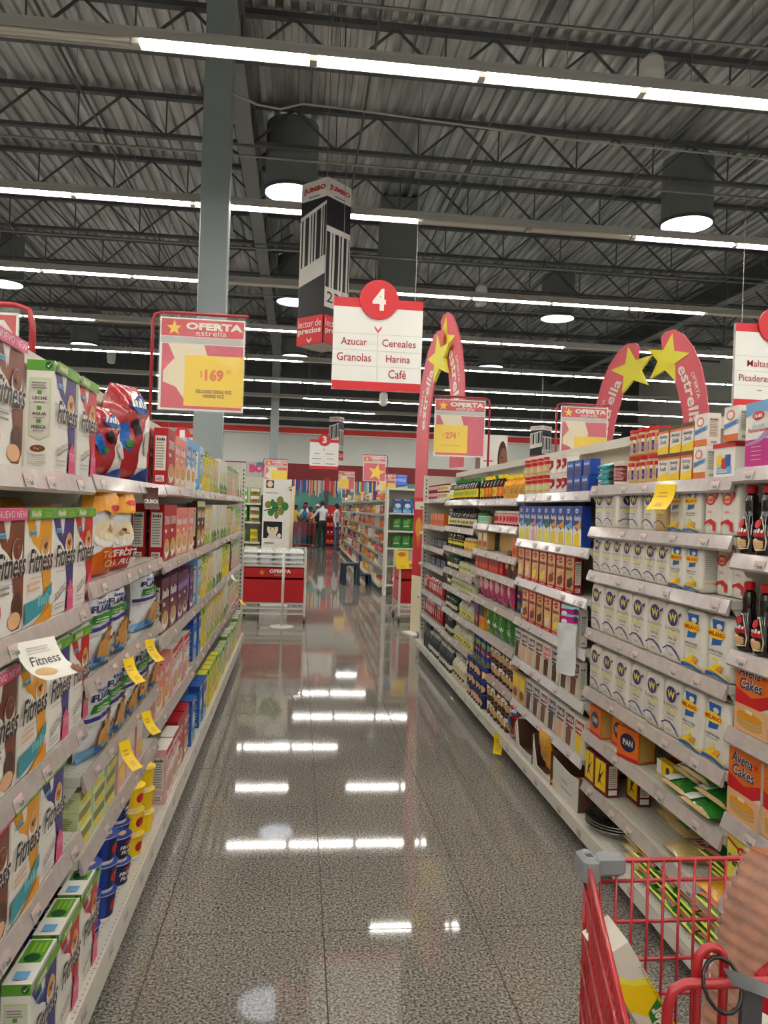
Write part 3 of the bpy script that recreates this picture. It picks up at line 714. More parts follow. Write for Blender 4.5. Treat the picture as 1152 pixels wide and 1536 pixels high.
# ---- paper flour bags
def flour(key, w_, d_, h_, art, seed, base='flour_paper', sart=None):
    rg = random.Random(seed); m = MB(); R_ = []; N = 16
    zs = [0, .02, .12, .35, .62, .86, .95, 1.0]; sc = [.9, .985, 1, 1.012, 1.008, .985, .93, .8]
    for z, s in zip(zs, sc):
        ring = []
        for i in range(N):
            a_ = 2*PI*(i+.5)/N; c, s_ = math.cos(a_), math.sin(a_); e = .28
            x = math.copysign(abs(c)**e, c)*w_/2*s; y = math.copysign(abs(s_)**e, s_)*d_/2*s
            k = 1+.012*(rg.random()-.5); ring.append((x*k, y*k, z*h_+(rg.random()-.5)*.004*(0 < z < 1)))
        R_.append(ring)
    vs = [p for r in R_ for p in r]
    m.add(vs, [(k*N+i, k*N+(i+1) % N, (k+1)*N+(i+1) % N, (k+1)*N+i) for k in range(len(zs)-1) for i in range(N)]+[tuple(range(N-1, -1, -1)), tuple(range((len(zs)-1)*N, len(zs)*N))], base, True)
    m.art(art, front(w_*.94, d_*1.035, h_))
    if sart: m.art(sart, sideR(w_*1.03, d_*.9, h_)); m.art(sart, sideL(w_*1.03, d_*.9, h_))
    m.box(-w_*.42, w_*.42, -.01, .012, h_*.995, h_*1.02, base)
    P(key, w_, d_, h_, ('bag', m, None))
NAME['flour'] = 'flour_bag'
def blanquita():
    a = Art(); a.ell(.5, .76, .33, .17, 'cream', 18); a.ell(.5, .76, .29, .15, 'indigo', 18)
    a.poly([(.29,.83),(.4,.67),(.5,.78),(.6,.67),(.71,.83),(.62,.82),(.58,.75),(.5,.86),(.42,.75),(.38,.82)], 'lemon')
    a.text('BLANQUITA', .08, .52, .94, .59, 'grey', .01); a.poly([(.1,.49),(.35,.45),(.5,.48),(.7,.44),(.92,.5),(.7,.475),(.5,.515),(.35,.485)], 'lemon')
    a.text('Todo Uso', .28, .37, .75, .42, 'black', .01, .2); a.lines(.32, .31, .7, .345, 1, 'grey')
    a.poly([(0,.16),(.25,.235),(.5,.235),(.78,.15),(1,.05),(1,.09),(.78,.2),(.5,.265),(.25,.26),(0,.19)], 'indigo'); a.poly([(.84,.79),(1,.83),(1,.88),(.84,.84)], 'indigo'); a.lines(.35, .1, .7, .14, 2, 'grey')
    return a
def milano():
    a = Art(); a.poly([(.2,.95),(.75,.95),(.7,.76),(.62,.56),(.2,.52),(.28,.76)], 'blue'); a.ell(.42, .72, .42, .085, 'yellow', 18); a.text('MILANO', .08, .68, .78, .755, 'red', .03); a.ell(.55, .85, .13, .045, 'white')
    a.text('HARINA DE TRIGO', .1, .42, .75, .46, 'darkgrey', .02); a.lines(.15, .38, .7, .41, 1, 'grey'); a.ell(.42, .31, .16, .018, 'lemon', 8)
    a.poly([(.08,.12),(.55,.27),(.62,.25),(.4,.12)], 'yellow'); a.poly([(.3,.11),(.72,.25),(.8,.22),(.6,.1)], 'amber'); a.poly([(0,.1),(.4,.12),(1,.04),(1,.075),(.4,.15),(0,.13)], 'yellow'); a.poly([(0,.03),(.5,.05),(1,.0),(1,.045),(.5,.09),(0,.085)], 'blue')
    return a
def pill():
    a = Art(); a.ell(.4, .72, .32, .12, 'red'); a.ell(.4, .72, .24, .08, 'peach'); a.mark(.16, .68, .66, .76, 'red'); a.poly([(.7,.76),(.86,.9),(.9,.82),(.8,.7)], 'red'); a.poly([(.05,.26),(.5,.32),(.8,.24),(.8,.06),(.62,.08),(.6,.18),(.3,.24),(.05,.18)], 'red'); a.lines(.25, .45, .65, .5, 2, 'rose'); return a
sf = Art().lines(.1, .3, .9, .85, 12, 'lightgrey').rect(.1, .2, .9, .22, 'yellow')
flour('flour_b1', .108, .075, .163, blanquita(), 1, sart=sf); flour('flour_b2', .144, .095, .216, blanquita(), 2, sart=sf); flour('flour_b3', .140, .095, .205, blanquita(), 8, sart=sf)
flour('flour_m1', .115, .08, .16, milano(), 3, sart=sf); flour('flour_m2', .148, .10, .21, milano(), 4, sart=sf); flour('flour_p1', .1, .08, .165, pill(), 5); flour('flour_p2', .14, .1, .185, pill(), 6)
flour('flour_y1', .1, .07, .155, blanquita(), 7, base='tan')
# ---- boxes of the right run
def bakebox(key, c1, food, word='Cake Mix', base='crimson', w_=.132, d_=.04, h_=.195):
    a = Art(); a.rect(.06, .09, .94, .94, c1); a.ell(.5, .83, .2, .085, 'red'); a.ell(.5, .83, .17, .07, 'crimson'); a.poly([(.02,.8),(.3,.83),(.3,.86),(.02,.84)], 'red'); a.mark(.36, .81, .64, .85, 'white')
    a.mark(.14, .6, .86, .7, 'brown'); a.poly([(.22,.16),(.5,.14),(.82,.24),(.76,.46),(.6,.54),(.4,.46),(.26,.36)], food); a.poly([(.26,.36),(.4,.46),(.6,.54),(.76,.46),(.5,.38)], 'tan' if food != 'cream' else 'lemon'); a.rect(.06, .0, .94, .09, 'red'); a.lines(.15, .03, .85, .07, 1, 'white')
    s = nutrition('paper'); carton(key, w_, d_, h_, base, a, s, s)
NAME['bake'] = 'cake_mix_box'
bakebox('bake_a', 'peach', 'cream'); bakebox('bake_b', 'peach', 'brown'); bakebox('bake_c', 'tan', 'choc'); bakebox('bake_d', 'peach', 'lemon')
def brownie(key, base, c1, food, word):
    w_, d_, h_ = .13, .04, .185; a = Art(); a.rect(.04, .02, .96, .97, c1); a.poly([(.06,.64),(.94,.7),(.94,.92),(.06,.9)], base); a.mark(.12, .72, .88, .87, 'white')
    a.poly([(.1,.06),(.62,.06),(.74,.5),(.5,.6),(.14,.5)], food); a.poly([(.62,.06),(.9,.14),(.9,.5),(.74,.5)], 'cream'); a.rect(.1, .56, .9, .62, base); carton(key, w_, d_, h_, 'paper', a, nutrition(), nutrition())
NAME['brownie'] = 'brownie_box'
brownie('brownie_a', 'maroon', 'paper', 'brown', 'Fudge'); brownie('brownie_b', 'navy', 'lightgrey', 'choc', 'Milk'); brownie('brownie_c', 'rose', 'paper', 'choc', 'Super'); brownie('brownie_d', 'plum', 'paper', 'peach', 'Classic'); brownie('brownie_e', 'crimson', 'paper', 'yellow', 'Yellow')
def pudding(key, c2, low):
    w_, d_, h_ = .118, .05, .205; a = Art(); a.poly([(.0,.0),(1,.0),(1,.4),(.7,.5),(.5,.36),(.0,.52)], 'white'); a.poly([(.15,.0),(.85,.0),(.8,.3),(.5,.36),(.2,.28)], low); a.poly([(.1,.5),(.6,.56),(.9,.72),(.9,.46),(.7,.4)], c2); a.mark(.15, .64, .92, .76, 'white'); a.ell(.42, .88, .2, .06, 'white'); a.mark(.26, .85, .58, .91, 'blue'); carton(key, w_, d_, h_, 'cobalt', a, side='cobalt')
NAME['pudding'] = 'pudding_box'
pudding('pudding_a', 'sky', 'lemon'); pudding('pudding_b', 'green', 'lemon'); pudding('pudding_c', 'salmon', 'palepink'); pudding('pudding_d', 'amber', 'yellow')
a = Art(); a.rect(0, .45, 1, 1, 'orange'); a.poly([(0,.38),(.6,.32),(1,.45),(1,.62),(.5,.5),(0,.6)], 'red'); a.text('Avena', .1, .78, .75, .93, 'white', .06, .2); a.text('Avena', .1, .78, .75, .93, 'navy', .02, .2); a.text('Cakes', .14, .6, .82, .76, 'white', .06, .2); a.text('Cakes', .14, .6, .82, .76, 'navy', .02, .2); a.star(.87, .85, .06, 'red', 1.3)
a.rect(0, 0, 1, .38, 'peach')
for q in range(3): a.ell(.48, .12+.055*q, .4, .07, 'gold'); a.ell(.48, .135+.055*q, .38, .06, 'amber' if q == 2 else 'tan')
a.rect(.38, .28, .58, .33, 'cream'); 
carton('avena_a', .175, .07, .222, 'paper', a, nutrition(), nutrition()); NAME['avena'] = 'pancake_mix_box'
a = Art(); a.rect(0, .86, 1, 1, 'lemon'); a.poly([(.0,.92),(.45,.84),(.45,.88),(.0,.97)], 'red'); a.ell(.6, .85, .25, .085, 'red'); a.mark(.44, .82, .76, .88, 'white'); a.text('Pancake', .06, .57, .95, .72, 'darkbrown', .015); a.text('Mix', .35, .4, .8, .54, 'darkbrown', .015); a.lines(.4, .75, .8, .77, 1, 'red'); a.poly([(.0,.0),(1,.0),(1,.1),(.0,.3)], 'tan'); a.ell(.3, .24, .3, .08, 'peach'); a.ell(.35, .16, .34, .09, 'gold'); a.rect(.66, .2, 1, .3, 'crimson')
carton('pancake_a', .155, .06, .2, 'lemon', a, nutrition('lemon'), nutrition('lemon')); NAME['pancake'] = 'pancake_mix_box'
a = Art(); a.rect(0, 0, 1, .42, 'magenta'); a.poly([(0,.36),(.5,.42),(1,.62),(1,.46),(.5,.36),(0,.33)], 'lilac'); a.poly([(0,.78),(.5,.86),(1,.8),(1,1),(0,1)], 'sky'); a.ell(.52, .78, .24, .07, 'red'); a.mark(.36, .75, .68, .81, 'white'); a.text('Azúcar', .28, .6, .8, .67, 'paleblue', .01); a.text('Pulverizada', .14, .53, .9, .59, 'red', .01)
for q in range(4): a.lines(.3, .1+.065*q, .7, .13+.065*q, 1, 'palepink')
carton('sugar_a', .135, .07, .205, 'white', a, nutrition(), nutrition()); NAME['sugar'] = 'sugar_box'
a = Art(); a.rect(0, .86, 1, 1, 'choc'); a.rect(0, .78, 1, .86, 'orange'); a.poly([(0,.2),(1,.34),(1,0),(0,0)], 'yellow'); a.text('Baking', .14, .56, .9, .72, 'darkgrey', .01, .3); a.text('Soda', .2, .38, .8, .54, 'darkgrey', .01, .3); carton('soda_a', .085, .05, .105, 'amber', Art().rect(0, .2, 1, .78, 'white'), None, None); m = MB(); m.box(-.0425, .0425, -.025, .025, 0, .105, 'orange'); b = Art().rect(0, 0, 1, .8, 'white'); b.it += [(p, c, l+1) for p, c, l in a.it]; m.art(b, front(.085, .05, .105)); m.art(Art().rect(.1, .1, .9, .5, 'paper').lines(.15, .15, .85, .45, 6, 'grey').lines(.15, .65, .85, .9, 5, 'black'), sideR(.085, .05, .105)); P('soda_a', .085, .05, .105, ('carton', m, None)); NAME['soda'] = 'baking_soda_box'
a = Art(); a.rect(0, 0, 1, .2, 'orange'); a.ell(.45, .75, .3, .16, 'salmon'); a.ell(.45, .75, .2, .1, 'white'); a.poly([(.0,.35),(1,.5),(1,.62),(.0,.5)], 'sky'); a.text('Baking', .1, .42, .9, .55, 'blue', .02, .2, .15); carton('soda_b', .085, .05, .115, 'white', a, nutrition(), nutrition())
a = Art(); a.rect(.1, .1, .9, .95, 'yellow'); a.poly([(.3,.2),(.5,.9),(.55,.9),(.45,.5),(.8,.75),(.5,.4),(.75,.2),(.48,.34)], 'choc'); a.ell(.48, .5, .1, .06, 'black'); carton('maize_a', .12, .06, .155, 'maroon', a, Art().rect(.1, .1, .9, .3, 'white').lines(.2, .12, .8, .28, 5, 'black'), Art().rect(.15, .25, .85, .9, 'paper').lines(.2, .3, .8, .85, 9, 'grey').rect(.15, .05, .85, .2, 'white')); NAME['maize'] = 'corn_flour_box'
a = Art(); a.ell(.5, .55, .36, .3, 'navy'); a.text('PAN', .28, .45, .74, .65, 'cream', .03); a.rect(0, 0, 1, .1, 'red'); carton('pan_a', .13, .09, .13, 'orange', a, Art().rect(.05, .05, .95, .95, 'gold').lines(.12, .1, .88, .9, 12, 'tan'), Art().rect(.05, .05, .95, .95, 'gold').lines(.12, .1, .88, .9, 12, 'tan')); NAME['pan'] = 'corn_meal_box'
carton('pan_b', .13, .07, .055, 'yellow', Art().ell(.7, .5, .12, .3, 'black').rect(.0, .0, .3, 1, 'white'), tp=Art().rect(0, 0, 1, .45, 'yellow').rect(0, .45, 1, 1, 'crimson').rect(.2, .5, .8, .75, 'black'))
def smallbox(key, w_, d_, h_, base, c1, c2, word=None):
    a = Art(); a.rect(.06, .5, .94, .92, c1); a.ell(.5, .3, .34, .16, c2)
    if word: a.mark(.15, .62, .85, .8, 'white')
    carton(key, w_, d_, h_, base, a, Art().lines(.15, .2, .85, .8, 6, c1)); NAME[key.split('_')[0]] = 'product_box'
smallbox('sb_blue', .1, .05, .08, 'cobalt', 'blue', 'choc', 'Jello'); smallbox('sb_orange', .1, .06, .12, 'orange', 'salmon', 'red'); smallbox('sb_tan', .13, .06, .135, 'tan', 'cream', 'red'); smallbox('sb_tan2', .13, .06, .145, 'tan', 'tan', 'tan'); smallbox('sb_navy', .12, .08, .08, 'navy', 'darkgrey', 'grey'); smallbox('sb_tea', .16, .08, .12, 'leaf', 'white', 'red'); smallbox('sb_tea2', .12, .08, .1, 'lime', 'yellow', 'orange'); smallbox('sb_stick', .13, .04, .17, 'tan', 'yellow', 'brown'); smallbox('sb_red', .1, .05, .1, 'red', 'crimson', 'orange'); smallbox('sb_purple', .09, .05, .19, 'plum', 'violet', 'orange'); smallbox('sb_orange2', .09, .05, .19, 'amber', 'navy', 'orange'); smallbox('sb_green', .09, .05, .08, 'green', 'leaf', 'sky')
# ---- bottles, jars, tubs, cans (turned shapes with caps as parts)
def turned(key, prof, cap=None, art=None, az=(0, 1), r=None, half=1.1, seg=14, w=None, capname='cap', extra=None, nu=7, nm=None, base='bottle'):
    m = MB(); m.lathe(prof, seg, smooth=True)
    R_ = max(p[0] for p in prof); h_ = max(p[1] for p in prof)
    if art: m.art(art, cyl(r or R_+.0005, az[0], az[1], half), .0006, nu, 1)
    parts = [(base, m, None)]
    if cap:
        c = MB(); c.lathe(cap, seg, smooth=False); parts.append((capname, c, 0)); h_ = max(h_, max(p[1] for p in cap))
    if extra: parts.append((extra[0], extra[1], 0))
    P(key, 2*R_, 2*R_, h_, *parts)
    if nm: NAME[key.split('_')[0]] = nm
G = 'syrup'
prof = [(0,0,G),(.031,0,G),(.034,.006,G),(.036,.03,G),(.035,.06,G),(.029,.095,G),(.022,.12,G),(.02,.135,G),(.021,.15,G),(.021,.17,G),(.018,.186,G),(.0125,.192,G),(.0125,.2,G)]
def rsy(z):
    for q in range(len(prof)-1):
        if prof[q][1] <= z <= prof[q+1][1] and prof[q+1][1] > prof[q][1]: return prof[q][0]+(prof[q+1][0]-prof[q][0])*(z-prof[q][1])/(prof[q+1][1]-prof[q][1])+.0004
    return .035
a = Art(); a.poly([(.1,.04),(.5,.0),(.9,.04),(.95,.3),(.8,.75),(.6,1),(.4,1),(.2,.75),(.05,.3)], 'cream'); a.poly([(.14,.06),(.86,.06),(.9,.3),(.76,.72),(.6,.96),(.4,.96),(.24,.72),(.1,.3)], 'darkbrown')
for q in range(3): a.ell(.5, .12+.07*q, .34, .06, 'tan'); a.ell(.5, .14+.07*q, .33, .05, 'peach')
a.rect(.4, .31, .6, .36, 'cream'); a.poly([(.12,.42),(.88,.42),(.84,.62),(.16,.62)], 'crimson'); a.mark(.16, .54, .84, .66, 'white'); a.ell(.5, .8, .2, .12, 'red')
def rsy2(z): return rsy(z)
m_ = MB()
turned('syrup_a', prof, [(.015,.193,'red'),(.0175,.195,'red'),(.0175,.215,'red'),(.014,.22,'red'),(0,.22,'red')], None, seg=16, nm='syrup_bottle')
mm = MB(); mm.lathe(prof, 16); mm.art(a, (lambda u, v: (lambda z, an: (Vector((math.sin(an)*rsy(z), -math.cos(an)*rsy(z), z)), Vector((math.sin(an), -math.cos(an), 0))))(.012+.105*v, (u*2-1)*1.05)), .0006, 7, 8)
PR['syrup_a'][0][0] = ('bottle', mm.mesh('syrup_bottle'), None)
def jar(key, r, h_, body, cap, art, half=1.3, neck=.8, capname='lid', nm='jar', z=(.12, .8), ch=.014, base='jar'):
    t = h_-ch
    turned(key, [(0,0,body),(r*.92,0,body),(r,.006,body),(r,t*.86,body),(r*neck,t*.97,body),(r*neck,t,body)], [(r*neck*1.04,t-.002,cap),(r*neck*1.06,t,cap),(r*neck*1.06,h_,cap),(0,h_,cap)], art, (h_*z[0], h_*z[1]), None, half, 14, capname=capname, nm=nm, base=base)
jar('pbjar_a', .043, .115, 'tan', 'red', Art().rect(0, 0, 1, 1, 'indigo').rect(0, .55, 1, 1, 'white').rect(0, .75, 1, .98, 'red').lines(.3, .15, .8, .35, 2, 'lilac'), 2.6, .96, nm='peanut_butter_jar', z=(.15, .78))
jar('cherry_a', .036, .1, 'cherry', 'white', Art().rect(0, 0, 1, 1, 'palepink').ell(.5, .5, .3, .35, 'red'), 1.2, .85, nm='cherry_jar')
jar('redtub_a', .05, .105, 'cream', 'red', Art().rect(0, 0, 1, 1, 'peach').rect(0, .7, 1, 1, 'red').ell(.5, .35, .25, .25, 'palegreen').rect(0, 0, 1, .14, 'tan'), 1.5, 1.0, nm='milk_powder_can', base='can')
jar('frost_a', .045, .105, 'white', 'paper', Art().poly([(0,.2),(.6,.1),(1,.4),(1,.9),(.4,.95),(0,.8)], 'crimson').mark(.25, .4, .8, .7, 'white'), .8, 1.0, nm='frosting_tub', base='tub')
jar('frost_b', .045, .105, 'white', 'paper', Art().rect(0, 0, 1, 1, 'maroon').lines(.3, .1, .95, .9, 9, 'palepink').ell(.15, .5, .15, .4, 'white'), 1.4, 1.0, base='tub', nm='frosting_tub')
jar('smalljar_a', .03, .07, 'maroon', 'plum', Art().rect(0, 0, 1, 1, 'palepink').rect(0, 0, 1, .3, 'crimson'), 1.3, .9, nm='spice_jar'); jar('smalljar_b', .03, .07, 'cream', 'maroon', Art().rect(0, .1, 1, .7, 'tan'), 1.3, .9)
jar('greenjar_a', .04, .075, 'palegreen', 'green', Art().rect(0, .2, 1, .8, 'aqua'), 1.2, .95, nm='jam_jar'); jar('palejar_a', .038, .095, 'cream', 'lightgrey', Art().rect(0, .2, 1, .9, 'palegreen').ell(.5, .5, .2, .2, 'olive'), 1.3, .85, nm='mayonnaise_jar'); jar('darkjar_a', .04, .12, 'green_glass', 'darkgreen', Art().rect(.1, .1, .9, .5, 'cream'), 1.2, .8, nm='olive_jar'); jar('yellowjar_a', .042, .1, 'amber', 'white', Art().rect(0, .1, 1, .8, 'yellow').ell(.5, .5, .2, .25, 'cream'), 1.3, .8, nm='mustard_jar')
def can(key, r, h_, c1, c2, art, nm):
    turned(key, [(0,0,'steel'),(r,0,'steel'),(r,.004,c1),(r,h_-.004,c1),(r,h_,'steel'),(r*.92,h_-.002,'steel'),(0,h_-.002,'steel')], None, art, (.006, h_-.006), None, 1.5, 14, nm=nm, base='can')
can('bluecan_a', .038, .21, 'cobalt', 'sky', Art().rect(0, .45, 1, .6, 'crimson').ell(.5, .8, .3, .12, 'lime').ell(.5, .2, .3, .12, 'olive').text('Mix', .3, .48, .7, .57, 'white', .03), 'snack_can')
can('browncan_a', .045, .11, 'choc', 'cream', Art().ell(.3, .5, .25, .3, 'cream').ell(.75, .4, .2, .25, 'tan').ell(.5, .75, .25, .14, 'white'), 'coconut_can'); can('navycan_a', .034, .1, 'navy', 'peach', Art().ell(.5, .4, .35, .3, 'peach').rect(0, .75, 1, .95, 'cobalt'), 'fruit_can')
def bottle(key, r, h_, glass, cap, art, nm, sh=.58, nr=.32, capn='cap', z=(.12, .5), ch=.025, half=1.2):
    turned(key, [(0,0,glass),(r*.94,0,glass),(r,.005,glass),(r,h_*sh,glass),(r*.75,h_*(sh+.12),glass),(r*nr,h_*(sh+.22),glass),(r*nr,h_-.008,glass)], [(r*nr*1.2,h_-ch,cap),(r*nr*1.25,h_,cap),(0,h_,cap)], art, (h_*z[0], h_*z[1]), None, half, 12, nm=nm)
bottle('honey_a', .036, .175, 'amber_glass', 'yellow', Art().rect(0, 0, 1, 1, 'orange').ell(.5, .5, .3, .3, 'amber').lines(.2, .75, .8, .95, 2, 'white'), 'honey_bottle', nr=.5); bottle('honey_b', .036, .175, 'dark_glass', 'green', Art().rect(0, 0, 1, 1, 'yellow').ell(.5, .5, .3, .3, 'lime'), 'honey_bottle', nr=.5); bottle('honey_c', .045, .16, 'amber', 'yellow', Art().rect(0, 0, 1, 1, 'gold').lines(.2, .3, .8, .8, 3, 'brown'), 'honey_bottle', nr=.55)
bottle('sauce_a', .04, .155, 'dark_glass', 'white', Art().rect(.1, 0, .9, 1, 'white').rect(.1, .1, .9, .5, 'lemon'), 'sauce_bottle', nr=.7, sh=.7, ch=.012, z=(.1, .62)); bottle('sauce_b', .03, .165, 'dark_glass', 'black', Art().rect(0, 0, 1, .9, 'cream').ell(.5, .4, .3, .25, 'olive'), 'sauce_bottle'); bottle('sauce_c', .03, .165, 'dark_glass', 'darkgrey', Art().rect(0, .1, 1, .8, 'lemon').rect(0, .5, 1, .7, 'maroon'), 'sauce_bottle')
bottle('vinegar_a', .04, .2, 'slate_plastic', 'lightgrey', Art().rect(0, .1, 1, .6, 'paper'), 'vinegar_bottle', nr=.45, sh=.66); bottle('vinegar_b', .046, .24, 'slate_plastic', 'slate_plastic', None, 'vinegar_bottle', nr=.4, sh=.55); bottle('milkjug_a', .05, .21, 'milk_plastic', 'lightgrey', Art().rect(0, .1, 1, .7, 'cream').ell(.5, .4, .3, .2, 'brown'), 'vinegar_jug', nr=.4, sh=.6); bottle('milkjug_b', .042, .15, 'milk_plastic', 'lightgrey', Art().rect(0, .1, 1, .7, 'lemon').ell(.5, .4, .25, .2, 'olive'), 'vinegar_jug', nr=.45, sh=.6)
# ---- cereal cups with foil lids
def cup(key, c, art, lid):
    h_ = .0935
    m = MB(); m.lathe([(0,0,'white'),(.0375,0,'white'),(.0395,.012,'white'),(.0485,h_*.93,c),(.0515,h_*.95,'white'),(.0515,h_*.97,'white')], 16)
    m.art(art, cyl(lambda z: .0397+.009*(z-.012)/(h_*.93-.012)+.0006, .014, h_*.9, 1.3), .0006, 8, 2)
    l = MB(); l.lathe([(.0525,h_*.96,c),(.0535,h_*.99,'white'),(.0495,h_*1.0,c),(0,h_*1.0,c)], 16, smooth=False); l.art(lid, flat(-.049, -.049, h_*1.0+.0003, .098, 0, 0, 0, .098, 0), .0004)
    P(key, .107, .107, h_*1.005, ('cup', m, None), ('foil_lid', l, 0))
NAME['cup'] = 'cereal_cup'
ld = Art(); ld.poly([(.2,.15),(.8,.15),(.92,.5),(.7,.85),(.3,.85),(.08,.5)], 'cobalt'); ld.text('FLAKES', .2, .5, .8, .62, 'white', .03, .2); ld.ell(.5, .3, .25, .12, 'tan')
cup('cup_blue', 'cobalt', Art().rect(0, 0, 1, 1, 'navy').text('FROSTED', .12, .48, .88, .68, 'white', .04, .15).text('FLAKES', .16, .22, .84, .42, 'white', .04, .15).ell(.5, .84, .26, .07, 'red'), ld)
cup('cup_blue2', 'cobalt', Art().rect(0, 0, .45, 1, 'navy').ell(.25, .5, .14, .25, 'red').rect(.48, .08, .95, .92, 'lightgrey').lines(.52, .15, .92, .85, 7, 'grey'), ld)
ld2 = Art(); ld2.poly([(.2,.15),(.8,.15),(.92,.5),(.7,.85),(.3,.85),(.08,.5)], 'yellow'); ld2.ell(.5, .5, .22, .2, 'red'); ld2.ell(.5, .3, .2, .1, 'cream')
cup('cup_yellow', 'yellow', Art().rect(0, 0, 1, 1, 'yellow').ell(.5, .5, .16, .28, 'red').rect(.72, .15, .95, .85, 'white').lines(.75, .2, .93, .8, 5, 'grey'), ld2)
# ---- tubs with red lid
m = MB(); m.box(-.065, .065, -.05, .05, 0, .1, 'white'); m.art(Art().rect(.15, .1, .85, .35, 'sky').ell(.5, .45, .16, .2, 'red').rect(.55, .35, .8, .75, 'blue').rect(.15, .4, .4, .75, 'yellow').lines(.2, .15, .8, .3, 2, 'white'), front(.13, .1, .1))
l = MB(); l.box(-.068, .068, -.053, .053, .1, .115, 'red'); P('tub_a', .136, .106, .115, ('tub', m, None), ('lid', l, 0)); NAME['tub'] = 'drink_powder_tub'
# ---- foil pans
m = MB(); m.lathe([(0,.002,'foil'),(.105,.002,'foil'),(.135,.034,'foil'),(.148,.036,'foil'),(.148,.04,'foil'),(.133,.038,'foil'),(.103,.006,'foil'),(0,.006,'foil')], 24); l = MB(); l.lathe([(0,.012,'foil'),(.09,.012,'foil')], 16); P('foilpan_a', .296, .296, .04, ('pan', m, None)); NAME['foilpan'] = 'foil_pan'
# ---- torn display cartons
def tray(key, w_, d_, h_, cut, face):
    m = MB(); t = .004
    m.box(-w_/2, w_/2, -d_/2, d_/2, 0, t, 'card_brown'); m.box(-w_/2, w_/2, d_/2-t, d_/2, t, h_, 'card_brown', front='card_brown')
    for s in (-1, 1):
        x = s*(w_/2-t/2); m.slab([(-d_/2, t), (-d_/2, h_*cut[0]), (-d_/2+d_*.3, h_*cut[1]), (d_/2-t, h_), (d_/2-t, t)], -t/2, t/2, 'card_brown'); q = m.v[-30:]; m.v[-30:] = [(x+b, a_, c) for a_, b, c in q]
    fw = cut[2]; m.slab([(-w_/2, 0), (w_/2, 0), (w_/2, h_*cut[3]), (w_/2-w_*.3, h_*cut[4]), (-w_/2+w_*fw, h_*cut[4]), (-w_/2, h_*cut[0])], -d_/2-t, -d_/2, face)
    m.art(Art().lines(.35, .5, .7, .62, 2, 'grey').lines(.35, .3, .8, .36, 1, 'darkgrey'), flat(-w_/2, -d_/2-t, 0, w_, 0, 0, 0, 0, h_*min(cut[3], cut[0])))
    P(key, w_, d_, h_, ('tray', m, None)); NAME[key.split('_')[0]] = 'display_tray'
tray('tray_a', .3, .3, .19, (.95, .9, .2, .25, .2), 'card_white'); tray('tray_b', .36, .32, .2, (.8, .85, .5, .8, .75), 'card_white'); tray('tray_c', .3, .3, .2, (.9, .95, .25, .18, .15), 'card_white')
# ================================================================ stock on the shelves
BN = {'R1': 'syrup bay', 'R2': 'flour bay', 'R3': 'cake mix bay', 'R4': 'honey bay', 'R5': 'sauce bay', 'R6': 'farthest right bay', 'L1': 'nearest left bay', 'L2': 'flake bag bay', 'L3': 'third left bay', 'L4': 'fourth left bay', 'L5': 'fifth left bay', 'L6': 'farthest left bay'}
def wh(b, k): return ('bottom deck' if k > len(LV[b]) else ORD[k-1]+' shelf')+' of '+BN[b]
def zz(b, k): return base_z(b[0]) if k > len(LV[b]) else LV[b][k-1]
def R(b, k, ya, yb, n, key, desc, cat, **kw):
    if k > len(LV[b]): kw['inset'] = kw.get('inset', .015)-.045
    row(b[0], ya, yb, n, zz(b, k), key, desc, cat, wh(b, k), **kw)
def one(b, k, y, key, desc, cat, inset=.015, turn=0.0, dz=0.0, rx=0.0, ry=0.0, lay=False, full=False):
    parts, w_, d_, h_ = PR[key]; s = 1 if b[0] == 'R' else -1
    if k > len(LV[b]): inset -= .045
    off = inset+(h_/2 if lay else d_/2); x = (XR if s > 0 else XL)+s*off; z = zz(b, k)+.002+dz
    rz = (-PI/2 if s > 0 else PI/2)+turn*s
    if lay:                        # lying on its back, top edge away from the aisle
        return place(key, (XR if s > 0 else XL)+s*inset, y, z+d_/2*.62, rz, desc, cat, wh(b, k), rx=-PI/2+rx, n=1 if full else None)
    return place(key, x, y, z, rz, desc, cat, wh(b, k), rx=rx, ry=ry, n=1 if full else None)
B_, F_ = 'cereal box', 'box'
FD = {'fit_brown': 'brown and white cereal box', 'fit_yellow': 'yellow and white cereal box', 'fit_indigo': 'indigo and white cereal box', 'fit_red': 'red and white cereal box'}
def fits(k, ya, keys, pitch=.194, **kw):
    for i, c in enumerate(keys): one('L1', k, ya+pitch*i, c, FD[c], B_, full=keys.count(c) == 1, **kw)
one('L1', 1, 1.70, 'fit_brown', FD['fit_brown'], B_, full=True)
one('L1', 1, 1.93, 'fit_indigo', 'shaded indigo cereal box set back', B_, inset=.13, full=True)
one('L1', 1, 2.10, 'fit_indigo', FD['fit_indigo'], B_, full=True); one('L1', 1, 2.315, 'fit_red', FD['fit_red'], B_, full=True)
fits(2, 1.735, ['fit_brown', 'fit_yellow', 'fit_indigo', 'fit_red']); fits(3, 1.72, ['fit_brown', 'fit_yellow', 'fit_indigo', 'fit_red'], .2)
fits(4, 1.70, ['fit_brown', 'fit_yellow', 'fit_indigo'], .2); fits(5, 1.93, ['fit_indigo', 'fit_red', 'fit_red'], .205)
for y in (2.05, 2.24): one('L1', 2, y, 'tosti_a', 'yellow cereal bag behind the boxes', 'cereal bag', inset=.16)
